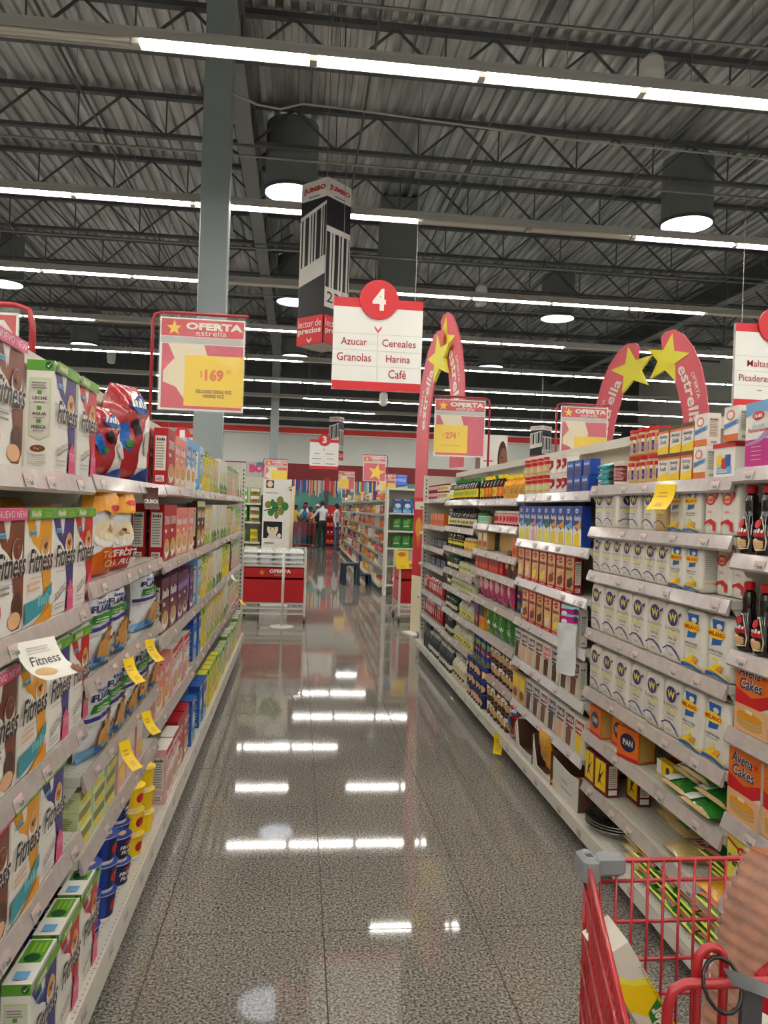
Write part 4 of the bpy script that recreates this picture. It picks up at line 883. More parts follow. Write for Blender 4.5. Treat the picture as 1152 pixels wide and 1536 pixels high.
# left bay two
one('L2', 1, 2.52, 'chocbox_b', 'dark cocoa cereal box in shadow', B_, inset=.14, full=True)
one('L2', 1, 2.7, 'redbag_b', 'small red foil cereal bag', 'cereal bag', inset=.03, turn=.4, full=True); one('L2', 1, 3.1, 'redbag_a', 'big shiny red cereal bag', 'cereal bag', inset=.02, turn=.55, full=True)
one('L2', 2, 2.56, 'tosti_a', 'orange and white oat cereal bag', 'cereal bag', inset=.0, turn=.25, full=True); one('L2', 2, 2.83, 'tosti_b', 'red and white fruit cereal bag', 'cereal bag', inset=.0, turn=.3, full=True); one('L2', 2, 2.42, 'tosti_b', 'yellow topped cereal bag behind', 'cereal bag', inset=.16, full=True)
one('L3', 2, 3.76, 'crunch_a', 'red crunch cereal box set back', B_, inset=.10, full=True); one('L3', 1, 3.78, 'crunch_a', 'red crunch cereal box set back', B_, inset=.10, full=True)
for y, s in ((2.53, 0), (2.76, 1), (3.33, 2)): one('L2', 3, y, 'flake_%d' % s, 'clear flake bag with green label', 'cereal bag', inset=.0, turn=.25)
one('L2', 3, 3.08, 'bluebag_a', 'blue and purple bag set back', 'cereal bag', inset=.14, full=True)
for i in range(5): one('L2', 4, 2.56+.215*i, 'flake_%d' % (i % 3), 'clear flake bag with green label', 'cereal bag', inset=.0, turn=.2)
one('L2', 4, 2.42, 'bluebag_b', 'blue and yellow bag lying back', 'cereal bag', inset=.2, full=True)
smallbox('bar_a', .15, .10, .062, 'palegreen', 'olive', 'yellow'); smallbox('granola_a', .14, .05, .185, 'palepink', 'paper', 'yellow'); NAME['bar'] = 'granola_bar_box'; NAME['granola'] = 'granola_box'
R('L2', 5, 2.38, 2.86, 3, 'bar_a', 'green granola bar box', F_, stack=3); R('L2', 5, 2.88, 3.34, 3, 'granola_a', 'pale pink granola box', F_)
for j, (y, n, key) in enumerate(((2.43, 3, 'cup_blue2'), (2.54, 2, 'cup_blue'), (2.65, 3, 'cup_blue2'), (2.76, 2, 'cup_blue2'), (2.87, 2, 'cup_blue'), (2.98, 3, 'cup_blue'))):
    for s in range(n): place(key, XL-.012-(.03 if j % 2 else 0), y, BASE+.002+s*.0945, PI/2+.5*(j % 3)-.6, 'blue cereal cup with foil lid', 'cereal cup', '%s stack%s of flake bag bay' % (ORD[j], [' bottom', ' middle', ' top'][s]), raw=False, n=1)
for j, (y, n) in enumerate(((3.1, 3), (3.21, 3), (3.32, 3), (3.43, 3))):
    for s in range(n): place('cup_yellow', XL-.012-(.03 if j % 2 else 0), y, BASE+.002+s*.0945, PI/2+.4*(j % 3)-.5, 'yellow cereal cup with foil lid', 'cereal cup', '%s stack%s of flake bag bay' % (ORD[j], [' bottom', ' middle', ' top'][s]), n=1)
for j in range(5):
    for s in range(2): place('cup_blue', XL-.155, 2.47+.12*j, BASE+.002+s*.0945, PI/2, 'blue cereal cup in back row', 'cereal cup', '%s stack%s of flake bag bay' % (ORD[j], [' bottom', ' top'][s]), n=1)
# left bays three to six
LB = [('L3', 1, [('crunch_a', 1), ('pinkbox_a', 2), ('bluebox_a', 2)], 3.68, .2), ('L3', 2, [('crunch_a', 2), ('pinkbox_a', 3)], 3.66, .2), ('L3', 3, [('chocbox_a', 2), ('purple_a', 3)], 3.7, .21), ('L3', 4, [('pinkbox_a', 2), ('redbox_a', 3)], 3.62, .2), ('L3', 5, [('redbox_a', 2), ('crunch_a', 2), ('bluebox_b', 1)], 3.62, .21),
      ('L4', 1, [('skybox_a', 1), ('grain_a', 3), ('grain_c', 3)], 4.83, .165), ('L4', 2, [('chocbox_b', 2), ('grain_c', 2), ('grain_b', 2)], 4.85, .19), ('L4', 3, [('skybox_a', 1), ('grain_a', 2), ('grain_c', 2), ('grain_b', 1)], 4.9, .18), ('L4', 4, [('bluebox_b', 2), ('grain_a', 2), ('grain_c', 3)], 4.85, .165), ('L4', 5, [('bluebox_b', 2), ('grain_a', 5)], 4.85, .165),
      ('L5', 1, [('grain_b', 4), ('grain_d', 3)], 6.08, .165), ('L5', 2, [('grain_b', 4), ('grain_c', 3)], 6.08, .165), ('L5', 3, [('grain_b', 3), ('grain_a', 4)], 6.08, .165), ('L5', 4, [('grain_c', 4), ('grain_b', 3)], 6.08, .165), ('L5', 5, [('grain_e', 4), ('grain_d', 3)], 6.08, .165),
      ('L6', 1, [('grain_d', 4), ('grain_b', 3)], 7.32, .163), ('L6', 2, [('grain_d', 3), ('grain_e', 4)], 7.32, .163), ('L6', 3, [('chocbox_b', 1), ('grain_d', 5)], 7.32, .175), ('L6', 4, [('grain_d', 4), ('grain_e', 3)], 7.32, .163), ('L6', 5, [('grain_e', 3), ('grain_d', 4)], 7.32, .163)]
GD = {'crunch_a': 'crimson crunch cereal box', 'pinkbox_a': 'salmon pink cereal box', 'bluebox_a': 'sky blue corn cereal box', 'chocbox_a': 'dark plum choco cereal box', 'chocbox_b': 'dark brown cocoa cereal box', 'purple_a': 'purple raisin cereal box', 'redbox_a': 'red topped granola cereal box', 'bluebox_b': 'deep blue cereal box', 'skybox_a': 'pale blue bran cereal box', 'grain_a': 'green topped yellow cereal box', 'grain_b': 'white and green cereal box', 'grain_c': 'yellow topped cream cereal box', 'grain_d': 'pale box with green top', 'grain_e': 'pale green cereal box'}
for b, k, seq, y, p_ in LB:
    for key, n in seq:
        y += (PR[key][1]-p_)/2 if False else 0
        for i in range(n): one(b, k, y+p_/2, key, GD[key], B_, full=n == 1, turn=(JIT.random()-.5)*.05, inset=.01+JIT.random()*.012); y += p_
# right bay one
R('R1', 1, 2.335, 1.475, 6, 'sugar_a', 'pink powdered sugar box', F_, inset=.02); R('R1', 2, 2.365, 1.565, 9, 'syrup_a', 'dark pancake syrup bottle', 'bottle', inset=.012); R('R1', 3, 2.365, 1.565, 9, 'syrup_a', 'dark pancake syrup bottle', 'bottle', inset=.012)
R('R1', 4, 2.33, 1.44, 5, 'avena_a', 'orange oat pancake mix box', F_); R('R1', 5, 2.35, 1.45, 5, 'avena_a', 'orange oat pancake mix box', F_); R('R1', 6, 2.34, 1.55, 5, 'pancake_a', 'yellow pancake mix box', F_)
# right bay two
FB, FM = 'white flour bag with purple crest', 'white flour bag with blue label'
R('R2', 2, 3.57, 3.34, 2, 'flour_b1', FB, 'flour bag'); one('R2', 2, 3.28, 'flour_b1', 'flour bag turned sideways', 'flour bag', turn=1.5, full=True); R('R2', 2, 3.20, 2.93, 2, 'flour_b1', FB, 'flour bag'); one('R2', 2, 2.875, 'flour_y1', 'tan flour bag with purple crest', 'flour bag', full=True); R('R2', 2, 2.82, 2.58, 2, 'flour_m1', FM, 'flour bag'); R('R2', 2, 2.555, 2.345, 2, 'flour_p1', 'white bag with red seal', 'flour bag')
R('R2', 3, 3.57, 2.80, 7, 'flour_b1', FB, 'flour bag'); R('R2', 3, 2.795, 2.56, 2, 'flour_m1', FM, 'flour bag'); R('R2', 3, 2.55, 2.345, 2, 'flour_p1', 'white bag with red seal', 'flour bag', inset=.06)
R('R2', 4, 3.57, 2.675, 6, 'flour_b2', FB, 'flour bag'); R('R2', 4, 2.67, 2.365, 2, 'flour_m2', FM, 'flour bag'); R('R2', 5, 3.57, 2.675, 6, 'flour_b3', FB, 'flour bag'); R('R2', 5, 2.67, 2.365, 2, 'flour_m2', FM, 'flour bag')
R('R2', 1, 3.24, 2.97, 3, 'pbjar_a', 'peanut butter jar with red lid', 'jar', stack=2, inset=.02, turn=.3); R('R2', 1, 2.93, 2.65, 3, 'soda_a', 'orange baking soda box', F_, stack=2); R('R2', 1, 2.645, 2.56, 1, 'soda_b', 'white and orange soda box', F_, stack=2); R('R2', 1, 2.55, 2.355, 1, 'tub_a', 'white tub with red lid', 'tub', only=True); one('R2', 1, 2.40, 'soda_b', 'soda box on the tub', F_, dz=.117, full=True)
one('R2', 1, 3.33, 'frost_b', 'maroon and white tub', 'tub', full=True)
one('R2', 6, 3.46, 'pan_a', 'orange corn meal box', F_); one('R2', 6, 3.28, 'pan_a', 'orange corn meal box', F_, inset=.05); one('R2', 6, 3.12, 'pan_a', 'orange corn meal box', F_, turn=.3); one('R2', 6, 2.9, 'pan_b', 'small yellow box lying flat', F_, inset=.08, full=True)
for i, (y, ins, dz) in enumerate(((2.72, .02, 0), (2.53, .0, 0), (2.70, .06, .05), (2.48, .03, .05), (2.58, .02, .095))):
    one('R2', 6, y, 'rice_a', 'green and white rice bag', 'rice bag', inset=ins, dz=dz, lay=True)
one('R2', 7, 3.51, 'maize_a', 'yellow and maroon corn flour box', F_); one('R2', 7, 3.38, 'maize_a', 'yellow and maroon corn flour box', F_, turn=.1); one('R2', 7, 3.27, 'maize_a', 'maroon corn flour box set back', F_, inset=.12, full=True)
for i in range(3): one('R2', 7, 3.05, 'corn_a', 'pale corn packet with leaf print', 'packet', inset=.16, dz=i*.036, lay=True)
one('R2', 7, 2.88, 'corn_a', 'green and cream corn packet', 'packet', inset=.12, lay=True, dz=.02, full=True); one('R2', 7, 2.72, 'pasta_a', 'clear pasta bag with red name', 'pasta bag', inset=.03, lay=True, full=True)
for i in range(3): one('R2', 7, 2.52-.03*(i % 2), 'rice_b', 'green corn kernel bag', 'bag', inset=.1-.02*i, dz=.034*i, lay=True)
one('R2', 7, 2.41, 'corn_b', 'yellow snack bag lying flat', 'bag', inset=.0, lay=True, full=True)
for i in range(3): place('foilpan_a', XR+.10, 3.36, .152+i*.012, .4*i, 'round foil pan in nested stack, '+['bottom', 'middle', 'top'][i]+' of flour bay deck', 'foil pan', '', raw=True, group='nested foil pans')
for i in range(4): one('R2', 8, 3.02, 'corn_a', 'pale corn packet with leaf print', 'packet', inset=.05, dz=i*.036, lay=True)
for j, y in enumerate((2.86, 2.7, 2.54, 2.4)):
    for i in range(4 if j < 3 else 5): place('rice_b', XR-.02+.01*(i % 2), y, .17+i*.034, -PI/2, 'green corn kernel bag in %s stack, %s layer, flour bay deck' % (ORD[j], ORD[i]), 'bag', '', raw=True, rx=-PI/2, group='green corn kernel bags')
# right bay three
R('R3', 1, 4.78, 4.30, 4, 'redtub_a', 'red milk powder can', 'can', stack=2, turn=.4); R('R3', 1, 4.29, 3.98, 3, 'frost_a', 'white frosting tub', 'tub', stack=2, turn=.3)
R('R3', 1, 3.97, 3.64, 3, 'sb_blue', 'small blue jelly box', F_, stack=2)
for i in range(4): place('tealbag_a' if i < 3 else 'tealbag_a', XR+.04, 3.555+.02*(i % 2), 1.732-.02+i*.026+.025, -PI/2+.2*(i-1), 'teal chocolate bag in pile, %s from bottom, flour bay' % ORD[i], 'bag', '', raw=True, rx=-PI/2, group='teal chocolate bags') if False else one('R2', 1, 3.49+.02*(i % 2), 'tealbag_a', 'teal chocolate chip bag', 'bag', inset=.02, dz=i*.026, lay=True)
for i in range(4): one('R2', 1, 3.40-.015*(i % 2), 'tealbag_b', 'brown chocolate chip bag', 'bag', inset=.03, dz=i*.026, lay=True)
for i, c in enumerate('abcabddad'): one('R3', 2, 4.74-.122*i, 'pudding_'+c, 'blue pudding box', F_, inset=.01)
for i, c in enumerate('aaddbbc'): one('R3', 3, 4.72-.146*i, 'bake_'+c, 'red cake mix box', F_, inset=.008)
one('R3', 4, 4.75, 'darkjar_a', 'dark jar of dates', 'jar', inset=.03, full=True)
for i, c in enumerate('bbcad'): one('R3', 4, 4.60-.142*i, 'bake_'+c, 'red cake mix box', F_, inset=.008)
for i in range(2): one('R3', 4, 3.88-.14*i, 'brownie_e', 'yellow cake mix box', F_, inset=.008)
for i, c in enumerate('bddacbca'): one('R3', 5, 4.72-.143*i, 'brownie_'+c, 'brown brownie mix box', F_, inset=.005)
for i in range(2): one('R3', 6, 4.74-.135*i, 'sb_stick', 'tan cinnamon stick packet', F_, inset=.005)
for i, c in enumerate('bbabdae'): one('R3', 6, 4.45-.138*i, 'brownie_'+c if c != 'e' else 'brownie_e', 'brown brownie mix box', F_, inset=.005)
one('R3', 7, 4.72, 'redbag_b', 'red and tan snack bag leaning', 'bag', inset=.03, turn=.3, full=True)
one('R3', 7, 4.42, 'tray_a', 'torn brown and white display tray', 'tray', inset=.02, full=True); one('R3', 7, 4.09, 'tray_c', 'torn white tray with yellow packet', 'tray', inset=.02, full=True); one('R3', 7, 3.74, 'tray_b', 'large white cardboard tray with printed lines', 'tray', inset=.03, full=True)
one('R3', 7, 4.1, 'corn_b', 'yellow snack packet inside torn tray', 'packet', inset=.06, dz=.006, rx=.25, full=True); one('R3', 7, 3.95, 'corn_b', 'yellow snack packet beside white tray', 'packet', inset=.02, lay=True, full=True)
# right bay four
for i, c in enumerate('baaabaac'): one('R4', 1, 5.97-.1*i, 'honey_'+c, 'honey bottle', 'bottle', inset=.03)
R('R4', 1, 5.16, 4.84, 3, 'honey_c', 'squat amber honey jar', 'bottle', inset=.03); R('R4', 2, 6.0, 5.76, 3, 'greenjar_a', 'small green jam jar', 'jar'); R('R4', 2, 5.5, 4.86, 8, 'cherry_a', 'red cherry jar', 'jar')
R('R4', 3, 5.99, 5.72, 2, 'sb_tan', 'tan box with red fruit', F_, inset=.03); R('R4', 3, 5.7, 5.05, 5, 'sb_tan2', 'plain tan box', F_, inset=.12); one('R4', 3, 4.9, 'sb_orange', 'orange box at bay corner', F_, full=True)
R('R4', 4, 6.0, 5.2, 8, 'sb_red', 'small red packet', 'packet'); R('R4', 4, 5.15, 4.86, 2, 'tealbag_b', 'dark brown chip bag', 'bag'); R('R4', 5, 5.95, 5.0, 6, 'pinkbag_a', 'hot pink candy bag', 'bag', turn=.4, inset=.03); one('R4', 5, 4.9, 'bluecan_a', 'yellow green can by cake bay', 'can', inset=.05, full=True)
R('R4', 6, 6.0, 5.85, 2, 'sb_purple', 'purple snack packet', 'packet'); R('R4', 6, 5.83, 5.68, 2, 'sb_orange2', 'orange snack packet', 'packet'); R('R4', 6, 5.64, 4.9, 4, 'greenbag_a', 'glossy green candy bag', 'bag', turn=.4)
R('R4', 7, 6.02, 5.5, 6, 'bluecan_a', 'tall blue snack can', 'can', turn=.5); R('R4', 7, 5.46, 4.86, 6, 'browncan_a', 'brown coconut can', 'can', stack=2, turn=.8); R('R4', 8, 6.02, 5.46, 7, 'navycan_a', 'navy fruit can', 'can', stack=3, turn=.8); R('R4', 8, 5.42, 4.86, 6, 'browncan_a', 'brown coconut can', 'can', stack=2, turn=.8, inset=.03)
# right bay five
R('R5', 1, 7.22, 7.02, 2, 'sauce_a', 'dark bottle with lemon label', 'bottle'); R('R5', 1, 6.98, 6.1, 12, 'honey_b', 'honey bottle with green cap', 'bottle'); R('R5', 2, 7.22, 7.13, 1, 'sauce_a', 'dark bottle with lemon label', 'bottle', only=True); R('R5', 2, 7.1, 6.08, 14, 'sauce_b', 'slim dark sauce bottle', 'bottle')
R('R5', 3, 7.2, 6.52, 9, 'sauce_c', 'slim sauce bottle with lemon label', 'bottle'); R('R5', 3, 6.48, 6.1, 4, 'yellowjar_a', 'yellow mustard jar', 'jar'); R('R5', 4, 7.2, 6.7, 5, 'darkjar_a', 'dark olive jar', 'jar'); R('R5', 4, 6.66, 6.08, 7, 'palejar_a', 'pale mayonnaise jar', 'jar'); R('R5', 5, 7.2, 7.0, 2, 'darkjar_a', 'dark olive jar', 'jar', inset=.02); R('R5', 5, 6.95, 6.08, 10, 'palejar_a', 'pale mayonnaise jar', 'jar')
R('R5', 6, 7.2, 6.7, 6, 'darkjar_a', 'dark olive jar', 'jar'); R('R5', 6, 6.6, 6.08, 5, 'milkjug_b', 'small milky vinegar jug', 'jug'); R('R5', 7, 7.22, 6.86, 4, 'vinegar_a', 'slate vinegar bottle', 'bottle'); R('R5', 7, 6.8, 6.08, 7, 'milkjug_b', 'small milky vinegar jug', 'jug'); R('R5', 8, 7.22, 6.66, 6, 'vinegar_a', 'slate vinegar bottle', 'bottle'); R('R5', 8, 6.6, 6.1, 5, 'milkjug_a', 'large milky vinegar jug', 'jug')
# right bay six
R('R6', 1, 8.4, 7.9, 7, 'smalljar_a', 'small maroon spice jar', 'jar', stack=2); R('R6', 1, 7.86, 7.36, 7, 'smalljar_b', 'small cream spice jar', 'jar', stack=2); R('R6', 2, 8.2, 7.4, 7, 'sb_orange', 'small orange box', F_); R('R6', 3, 8.3, 7.4, 7, 'sb_navy', 'grey navy small box', F_, inset=.05); R('R6', 4, 8.4, 7.4, 7, 'sb_navy', 'dark navy small box', F_, inset=.05)
R('R6', 5, 8.42, 7.32, 10, 'redpack_a', 'red sauce pouch', 'pouch', turn=.5); R('R6', 6, 8.42, 7.32, 10, 'redpack_a', 'red sauce pouch', 'pouch', turn=.5); R('R6', 7, 8.1, 7.85, 3, 'vinegar_b', 'tall slate vinegar jug', 'jug'); R('R6', 7, 7.83, 7.3, 6, 'vinegar_a', 'slate vinegar bottle', 'bottle')
# ---------------------------------------------------------------- promotional cards and hanging strips
def card(name, w_, h_, art, x, y, z, rx, rz, label, base='yellow', bend=.012, ry=0.0):
    m = MB(); n = 6
    f_ = lambda u, v: (Vector(((u-.5)*w_, bend*math.sin(PI*v)-.0, -v*h_)), Vector((0, -1, 0)))
    m.grid(lambda u, v: f_(u, v)[0], 2, n, base); m.grid(lambda u, v: f_(u, v)[0]+Vector((0, .0012, 0)), 2, n, base)
    if art: m.art(art, lambda u, v: f_(u, 1-v), .0007, 1, n)
    o = obj(name, m, None, (x, y, z), (rx, ry, rz)); return tag(o, label, 'promo card', 'promotional cards on the shelf rails')
ya_ = Art().lines(.2, .55, .8, .8, 2, 'gold').lines(.3, .15, .7, .35, 3, 'gold')
TZ = PI/2-.45
card('promo_card', .055, .1, ya_, XL+.024, 3.17, 1.03, -.62, TZ, 'yellow price card on third flake shelf rail, upper right of four')
card('promo_card', .055, .1, ya_, XL+.024, 2.79, 1.03, -.62, TZ, 'yellow price card on third flake shelf rail, upper left of four')
card('promo_card', .055, .1, ya_, XL+.024, 3.15, .745, -.62, TZ, 'yellow price card on fourth flake shelf rail, lower right of four')
card('promo_card', .055, .11, ya_, XL+.024, 2.76, .745, -.62, TZ, 'yellow price card on fourth flake shelf rail, lower left of four')
card('promo_card', .05, .09, None, XL+.02, 8.3, .57, -.9, TZ, 'small yellow card at the far end of left shelves')
card('promo_card', .05, .08, None, XL+.02, 7.1, .94, -.9, TZ, 'small white card on a far left shelf rail', 'white')
card('promo_card', .1, .11, ya_, XR-.024, 2.76, 1.715, -.5, -PI/2+.35, 'large yellow price card hanging below peanut butter shelf')
card('promo_card', .06, .13, ya_, XR-.065, 4.86, .15, -.05, -PI/2+.9, 'yellow price card hanging from the right base deck')
fa = Art().ell(.3, .3, .25, .14, 'tan').text('Fitness', .15, .5, .9, .7, 'darkgrey', .01, .3).lines(.2, .75, .8, .9, 3, 'lightgrey').poly([(.75,0),(1,0),(1,.35),(.85,.25)], 'brown')
card('promo_card', .12, .12, fa, XL+.024, 1.80, 1.265, -.95, TZ, 'white cereal leaflet drooping from second rail of nearest left bay', 'white', .02)
card('promo_card', .06, .09, Art().text('CRUNCH', .05, .3, .95, .5, 'white', .03), XL+.022, 3.12, 1.64, -.3, TZ-.6, 'brown dangling card under the top left shelf', 'choc')
# hanging strip of white plastic bags
t = obj('hanging_pack', None, None, (XR-.035, 3.70, 0), (0, 0, -PI/2+.55)); tag(t, 'hanging packs with pink header cards between cake mix and flour bays', 'hanging pack')
m = MB(); m.box(-.055, .055, -.003, 0, 1.045, 1.13, 'aqua'); m.art(Art().rect(0, .05, 1, .4, 'magenta').rect(0, .55, 1, .85, 'magenta').ell(.2, .12, .16, .12, 'white').ell(.2, .6, .16, .12, 'white').ell(.85, .75, .15, .18, 'plum').ell(.85, .3, .15, .18, 'plum'), flat(-.055, -.003, 1.045, .11, 0, 0, 0, 0, .085)); obj('header_card', m, t)
m = MB(); m.grid(lambda u, v: Vector(((u-.5)*.115, -.02-.02*math.sin(PI*u)-.006*math.sin(9*v+5*u), 1.045-.25*v)), 8, 10, 'bag_white'); m.grid(lambda u, v: Vector(((u-.5)*.115, -.018+.012*math.sin(PI*u), 1.045-.25*v)), 8, 10, 'bag_white'); obj('plastic_bag', m, t)
m = MB(); m.tube([(0, .0, 1.12), (0, .035, 1.16), (0, .06, 1.14)], .002, 'steel', 4); obj('hook', m, t)
# ================================================================ hanging signs and promotion boards
def wires(t, xs, z0, z1, y=0):
    for x in xs:
        m = MB(); m.tube([(x, y, z0), (x, y, z1)], .003, 'steel', 3); obj('hanging_wire', m, t)
def aisle_sign(x, y, z, num, texts, label, words=None):
    W, H_ = .872, .89
    t = obj('aisle_sign', None, None, (x, y, z)); tag(t, label, 'aisle sign', 'hanging aisle number signs')
    m = MB(); m.box(-W/2, W/2, -.02, .02, 0, H_, 'sign_white', side='lightgrey')
    a = Art(); a.rect(0, .9, 1, 1, 'sign_red'); a.rect(0, 0, 1, .095, 'sign_red')
    for v in (.26, .43, .61): a.rect(0, v, 1, v+.004, 'lightgrey')
    a.rect(.498, .1, .502, .61, 'lightgrey'); a.poly([(.46,.71),(.5,.66),(.54,.71),(.54,.68),(.5,.625),(.46,.68)], 'rose')
    for s, x0, y0, x1, y1 in texts:
        if s: a.text(s, x0, y0, x1, y1, 'crimson', .004)
        else: a.lines(x0, y0, x1, y1, 1, 'grey', .6)
    m.art(a, flat(-W/2, -.02, 0, W, 0, 0, 0, 0, H_)); obj('board', m, t)
    m = MB(); n = 28; r = .19; c = H_-.01
    m.slab([(r*math.cos(2*PI*i/n), c+r*math.sin(2*PI*i/n)) for i in range(n)], -.045, -.02, 'sign_red'); m.art(Art().text(num, .33, .22, .67, .78, 'white', .035), flat(-r, -.045, c-r, 2*r, 0, 0, 0, 0, 2*r)); obj('number_disc', m, t)
    wires(t, (-.36, .36), H_, ZD-z)
aisle_sign(.711, 7.45, 2.737, '4', [('Azucar', .09, .485, .38, .565), ('Granolas', .05, .31, .43, .40), ('Cereales', .55, .485, .93, .565), ('Harina', .6, .315, .87, .395), ('Café', .63, .14, .83, .235)], 'white aisle sign with red number four disc')
aisle_sign(.717, 23.4, 2.76, '3', [('', .15, .5, .35, .54), ('', .55, .5, .85, .54), ('', .08, .33, .42, .37), ('', .6, .33, .85, .37), ('', .1, .16, .38, .2), ('', .55, .16, .9, .2)], 'distant white aisle sign with red number three disc')
aisle_sign(4.98, 7.7, 2.8, '5', [('Maltas', .16, .485, .44, .565), ('Picaderas', .06, .31, .46, .39), ('', .3, .2, .36, .22)], 'white aisle sign listing Maltas at right edge')
aisle_sign(-3.0, 20.0, 2.45, '1', [('', .1, .5, .4, .54)], 'distant aisle sign with red number one disc, left')
def tower(x, y, z0, z1, s, rz, label, full=True):
    t = obj('price_checker_tower', None, None, (x, y, z0), (0, 0, rz)); tag(t, label, 'hanging sign', 'barcode price checker signs')
    H_ = z1-z0; h = s/2; m = MB(); m.box(-h, h, -h, h, 0, H_, 'lightgrey', side='black', front='black')
    for k in range(4):
        a = Art(); a.rect(0, .885, 1, 1, 'lightgrey'); a.text('JUMBO', .08, .925, .94, .965, 'crimson', .05); a.lines(.3, .9, .75, .912, 1, 'black')
        if k % 2 == 1:
            a.poly([(0,.36),(1,.42),(1,.86),(0,.79)], 'lightgrey')
            for b0, b1 in ((.06, .12), (.2, .34), (.42, .46), (.52, .58), (.64, .8), (.86, .9), (.94, 1)): a.poly([(b0,.47+b0*.06),(b1,.47+b1*.06),(b1,.765+b1*.07),(b0,.765+b0*.07)], 'black')
        else:
            a.rect(0, .22, 1, .71, 'lightgrey')
            for b0, b1 in ((.02, .16), (.24, .28), (.36, .52), (.58, .64), (.72, .84), (.92, .96)): a.rect(b0, .34, b1, .675, 'black')
            a.text('234', .08, .25, .9, .315, 'black', .0)
        a.rect(0, 0, 1, .17, 'sign_red'); a.text('lector de', .06, .105, .94, .15, 'white', .0); a.text('precios', .06, .055, .94, .1, 'white', .03); a.poly([(.4,.04),(.5,.02),(.6,.04),(.6,.03),(.5,.008),(.4,.03)], 'white')
        an = k*PI/2; c, s_ = math.cos(an), math.sin(an); ro = lambda X, Y: (X*c-Y*s_, X*s_+Y*c)
        o = ro(-h, -h); u = ro(s, 0); m.art(a, flat(o[0], o[1], 0, u[0], u[1], 0, 0, 0, H_), .0008)
    obj('printed_box', m, t); wires(t, (0,), H_, ZD-z0)
tower(.183, 7.95, 3.233, 4.89, .36, PI/4, 'black and white barcode price checker tower beside sign four')
tower(1.19, 26, 3.2, 4.65, .37, PI/4+.3, 'small distant barcode price checker tower behind sign three'); tower(5.95, 18.6, 2.9, 3.78, .37, .6, 'distant barcode tower behind right shelves')
def oferta(x, y, z, side, label, price=None, ysz=(.30, .05, 1.0, .60), prod=None, hoop=True, stand=None, big=False):
    """red hoop with a sleeve poster; x is the left edge of the poster, z its top"""
    W, H_ = .56, .62
    t = obj('offer_sign', None, None, (x, y, z)); tag(t, label, 'offer sign', 'red hooped offer signs')
    px = -.05 if side == 'l' else W+.05; ex = W+.02 if side == 'l' else -.02; s = 1 if side == 'l' else -1; b = stand if stand is not None else -.75
    m = MB(); m.tube([(px, 0, b), (px, 0, -.04), (px+s*.015, 0, .015), (px+s*.06, 0, .03), (ex, 0, .03)], .012, 'cast_red', 6); obj('hoop_frame', m, t)
    m = MB(); m.box(0, W, -.004, .004, -H_, 0, 'sign_white')
    a = Art(); a.rect(.015, .8, .985, .985, 'sign_red'); a.star(.165, .885, .085, 'yellow', 1.1); a.text('OFERTA', .3, .875, .97, .955, 'white', .05); a.text('estrella', .42, .815, .78, .875, 'white', .0)
    a.rect(.015, .725, .985, .795, 'lightgrey'); a.rect(.03, .02, .985, .715, 'offer_pink'); 
    if big: a.star(.6, .35, .36, 'yellow', 1.1, .2)
    else: a.poly([(.05,.42),(.18,.56),(.1,.715),(.52,.715),(.6,.5),(.5,.3),(.35,.06),(.2,.25),(.05,.3)], 'cream')
    if price or ysz: 
        if not big: a.rect(*ysz, 'yellow')
    if price:
        x0, y0, x1, y1 = ysz; w_ = x1-x0; h_ = y1-y0
        a.text(price, x0+w_*.34, y0+h_*.5, x0+w_*.66, y0+h_*.74, 'orange', .05); a.text('$', x0+w_*.26, y0+h_*.56, x0+w_*.3, y0+h_*.7, 'orange', .02)
        a.text('95', x0+w_*.7, y0+h_*.66, x0+w_*.78, y0+h_*.73, 'orange', .01)
        if prod:
            a.text(prod[0], x0+w_*.2, y0+h_*.26, x0+w_*.8, y0+h_*.33, 'brown', .03); a.text(prod[1], x0+w_*.32, y0+h_*.17, x0+w_*.68, y0+h_*.24, 'brown', .03)
        else: a.lines(x0+w_*.2, y0+h_*.25, x0+w_*.8, y0+h_*.32, 1, 'gold')
    m.art(a, flat(0, -.004, -H_, W, 0, 0, 0, 0, H_)); obj('poster', m, t)
    m = MB(); m.grid(lambda u, v: Vector((-.008+(W+.016)*u, -.012-.004*math.sin(9*u+4*v), -H_-.012+(H_+.03)*v)), 8, 8, 'clear_film'); obj('plastic_sleeve', m, t)
    for q in (.12, .42):
        m = MB(); m.tube([(q, 0, .03), (q, 0, -.004)], .003, 'steel', 4); obj('clip', m, t)
oferta(-.958, 5.27, 2.825, 'l', 'offer sign with yellow 169 price card above left shelves', '169', prod=('KELLOGGS CEREAL RICE', 'KRISPIES 9OZ'), stand=-.74)
oferta(1.44, 8.25, 2.81, 'r', 'offer sign with yellow 274 price card above right shelves', '274', ysz=(.0, .06, .66, .55), stand=-.80)
oferta(2.98, 8.6, 2.85, 'l', 'offer sign behind right shelves with blank yellow card', None, ysz=(.3, .05, 1, .45), stand=-2.85)
oferta(-1.62, 3.0, 2.27, 'r', 'offer sign cut by the left photo edge', None, stand=-.175)
oferta(-.87, 19.5, 2.73, 'l', 'distant offer sign above the white leaf poster', None, stand=-2.73); oferta(1.56, 19.0, 2.9, 'r', 'distant offer sign with one big yellow star', None, stand=-2.9, big=True); oferta(1.36, 27.0, 2.87, 'r', 'farthest offer sign with yellow card near checkout', None, ysz=(-.0, .05, .65, .6), stand=-.81); oferta(2.2, 22.0, 2.6, 'r', 'distant offer sign half hidden behind the big star sign', None, stand=-2.6)
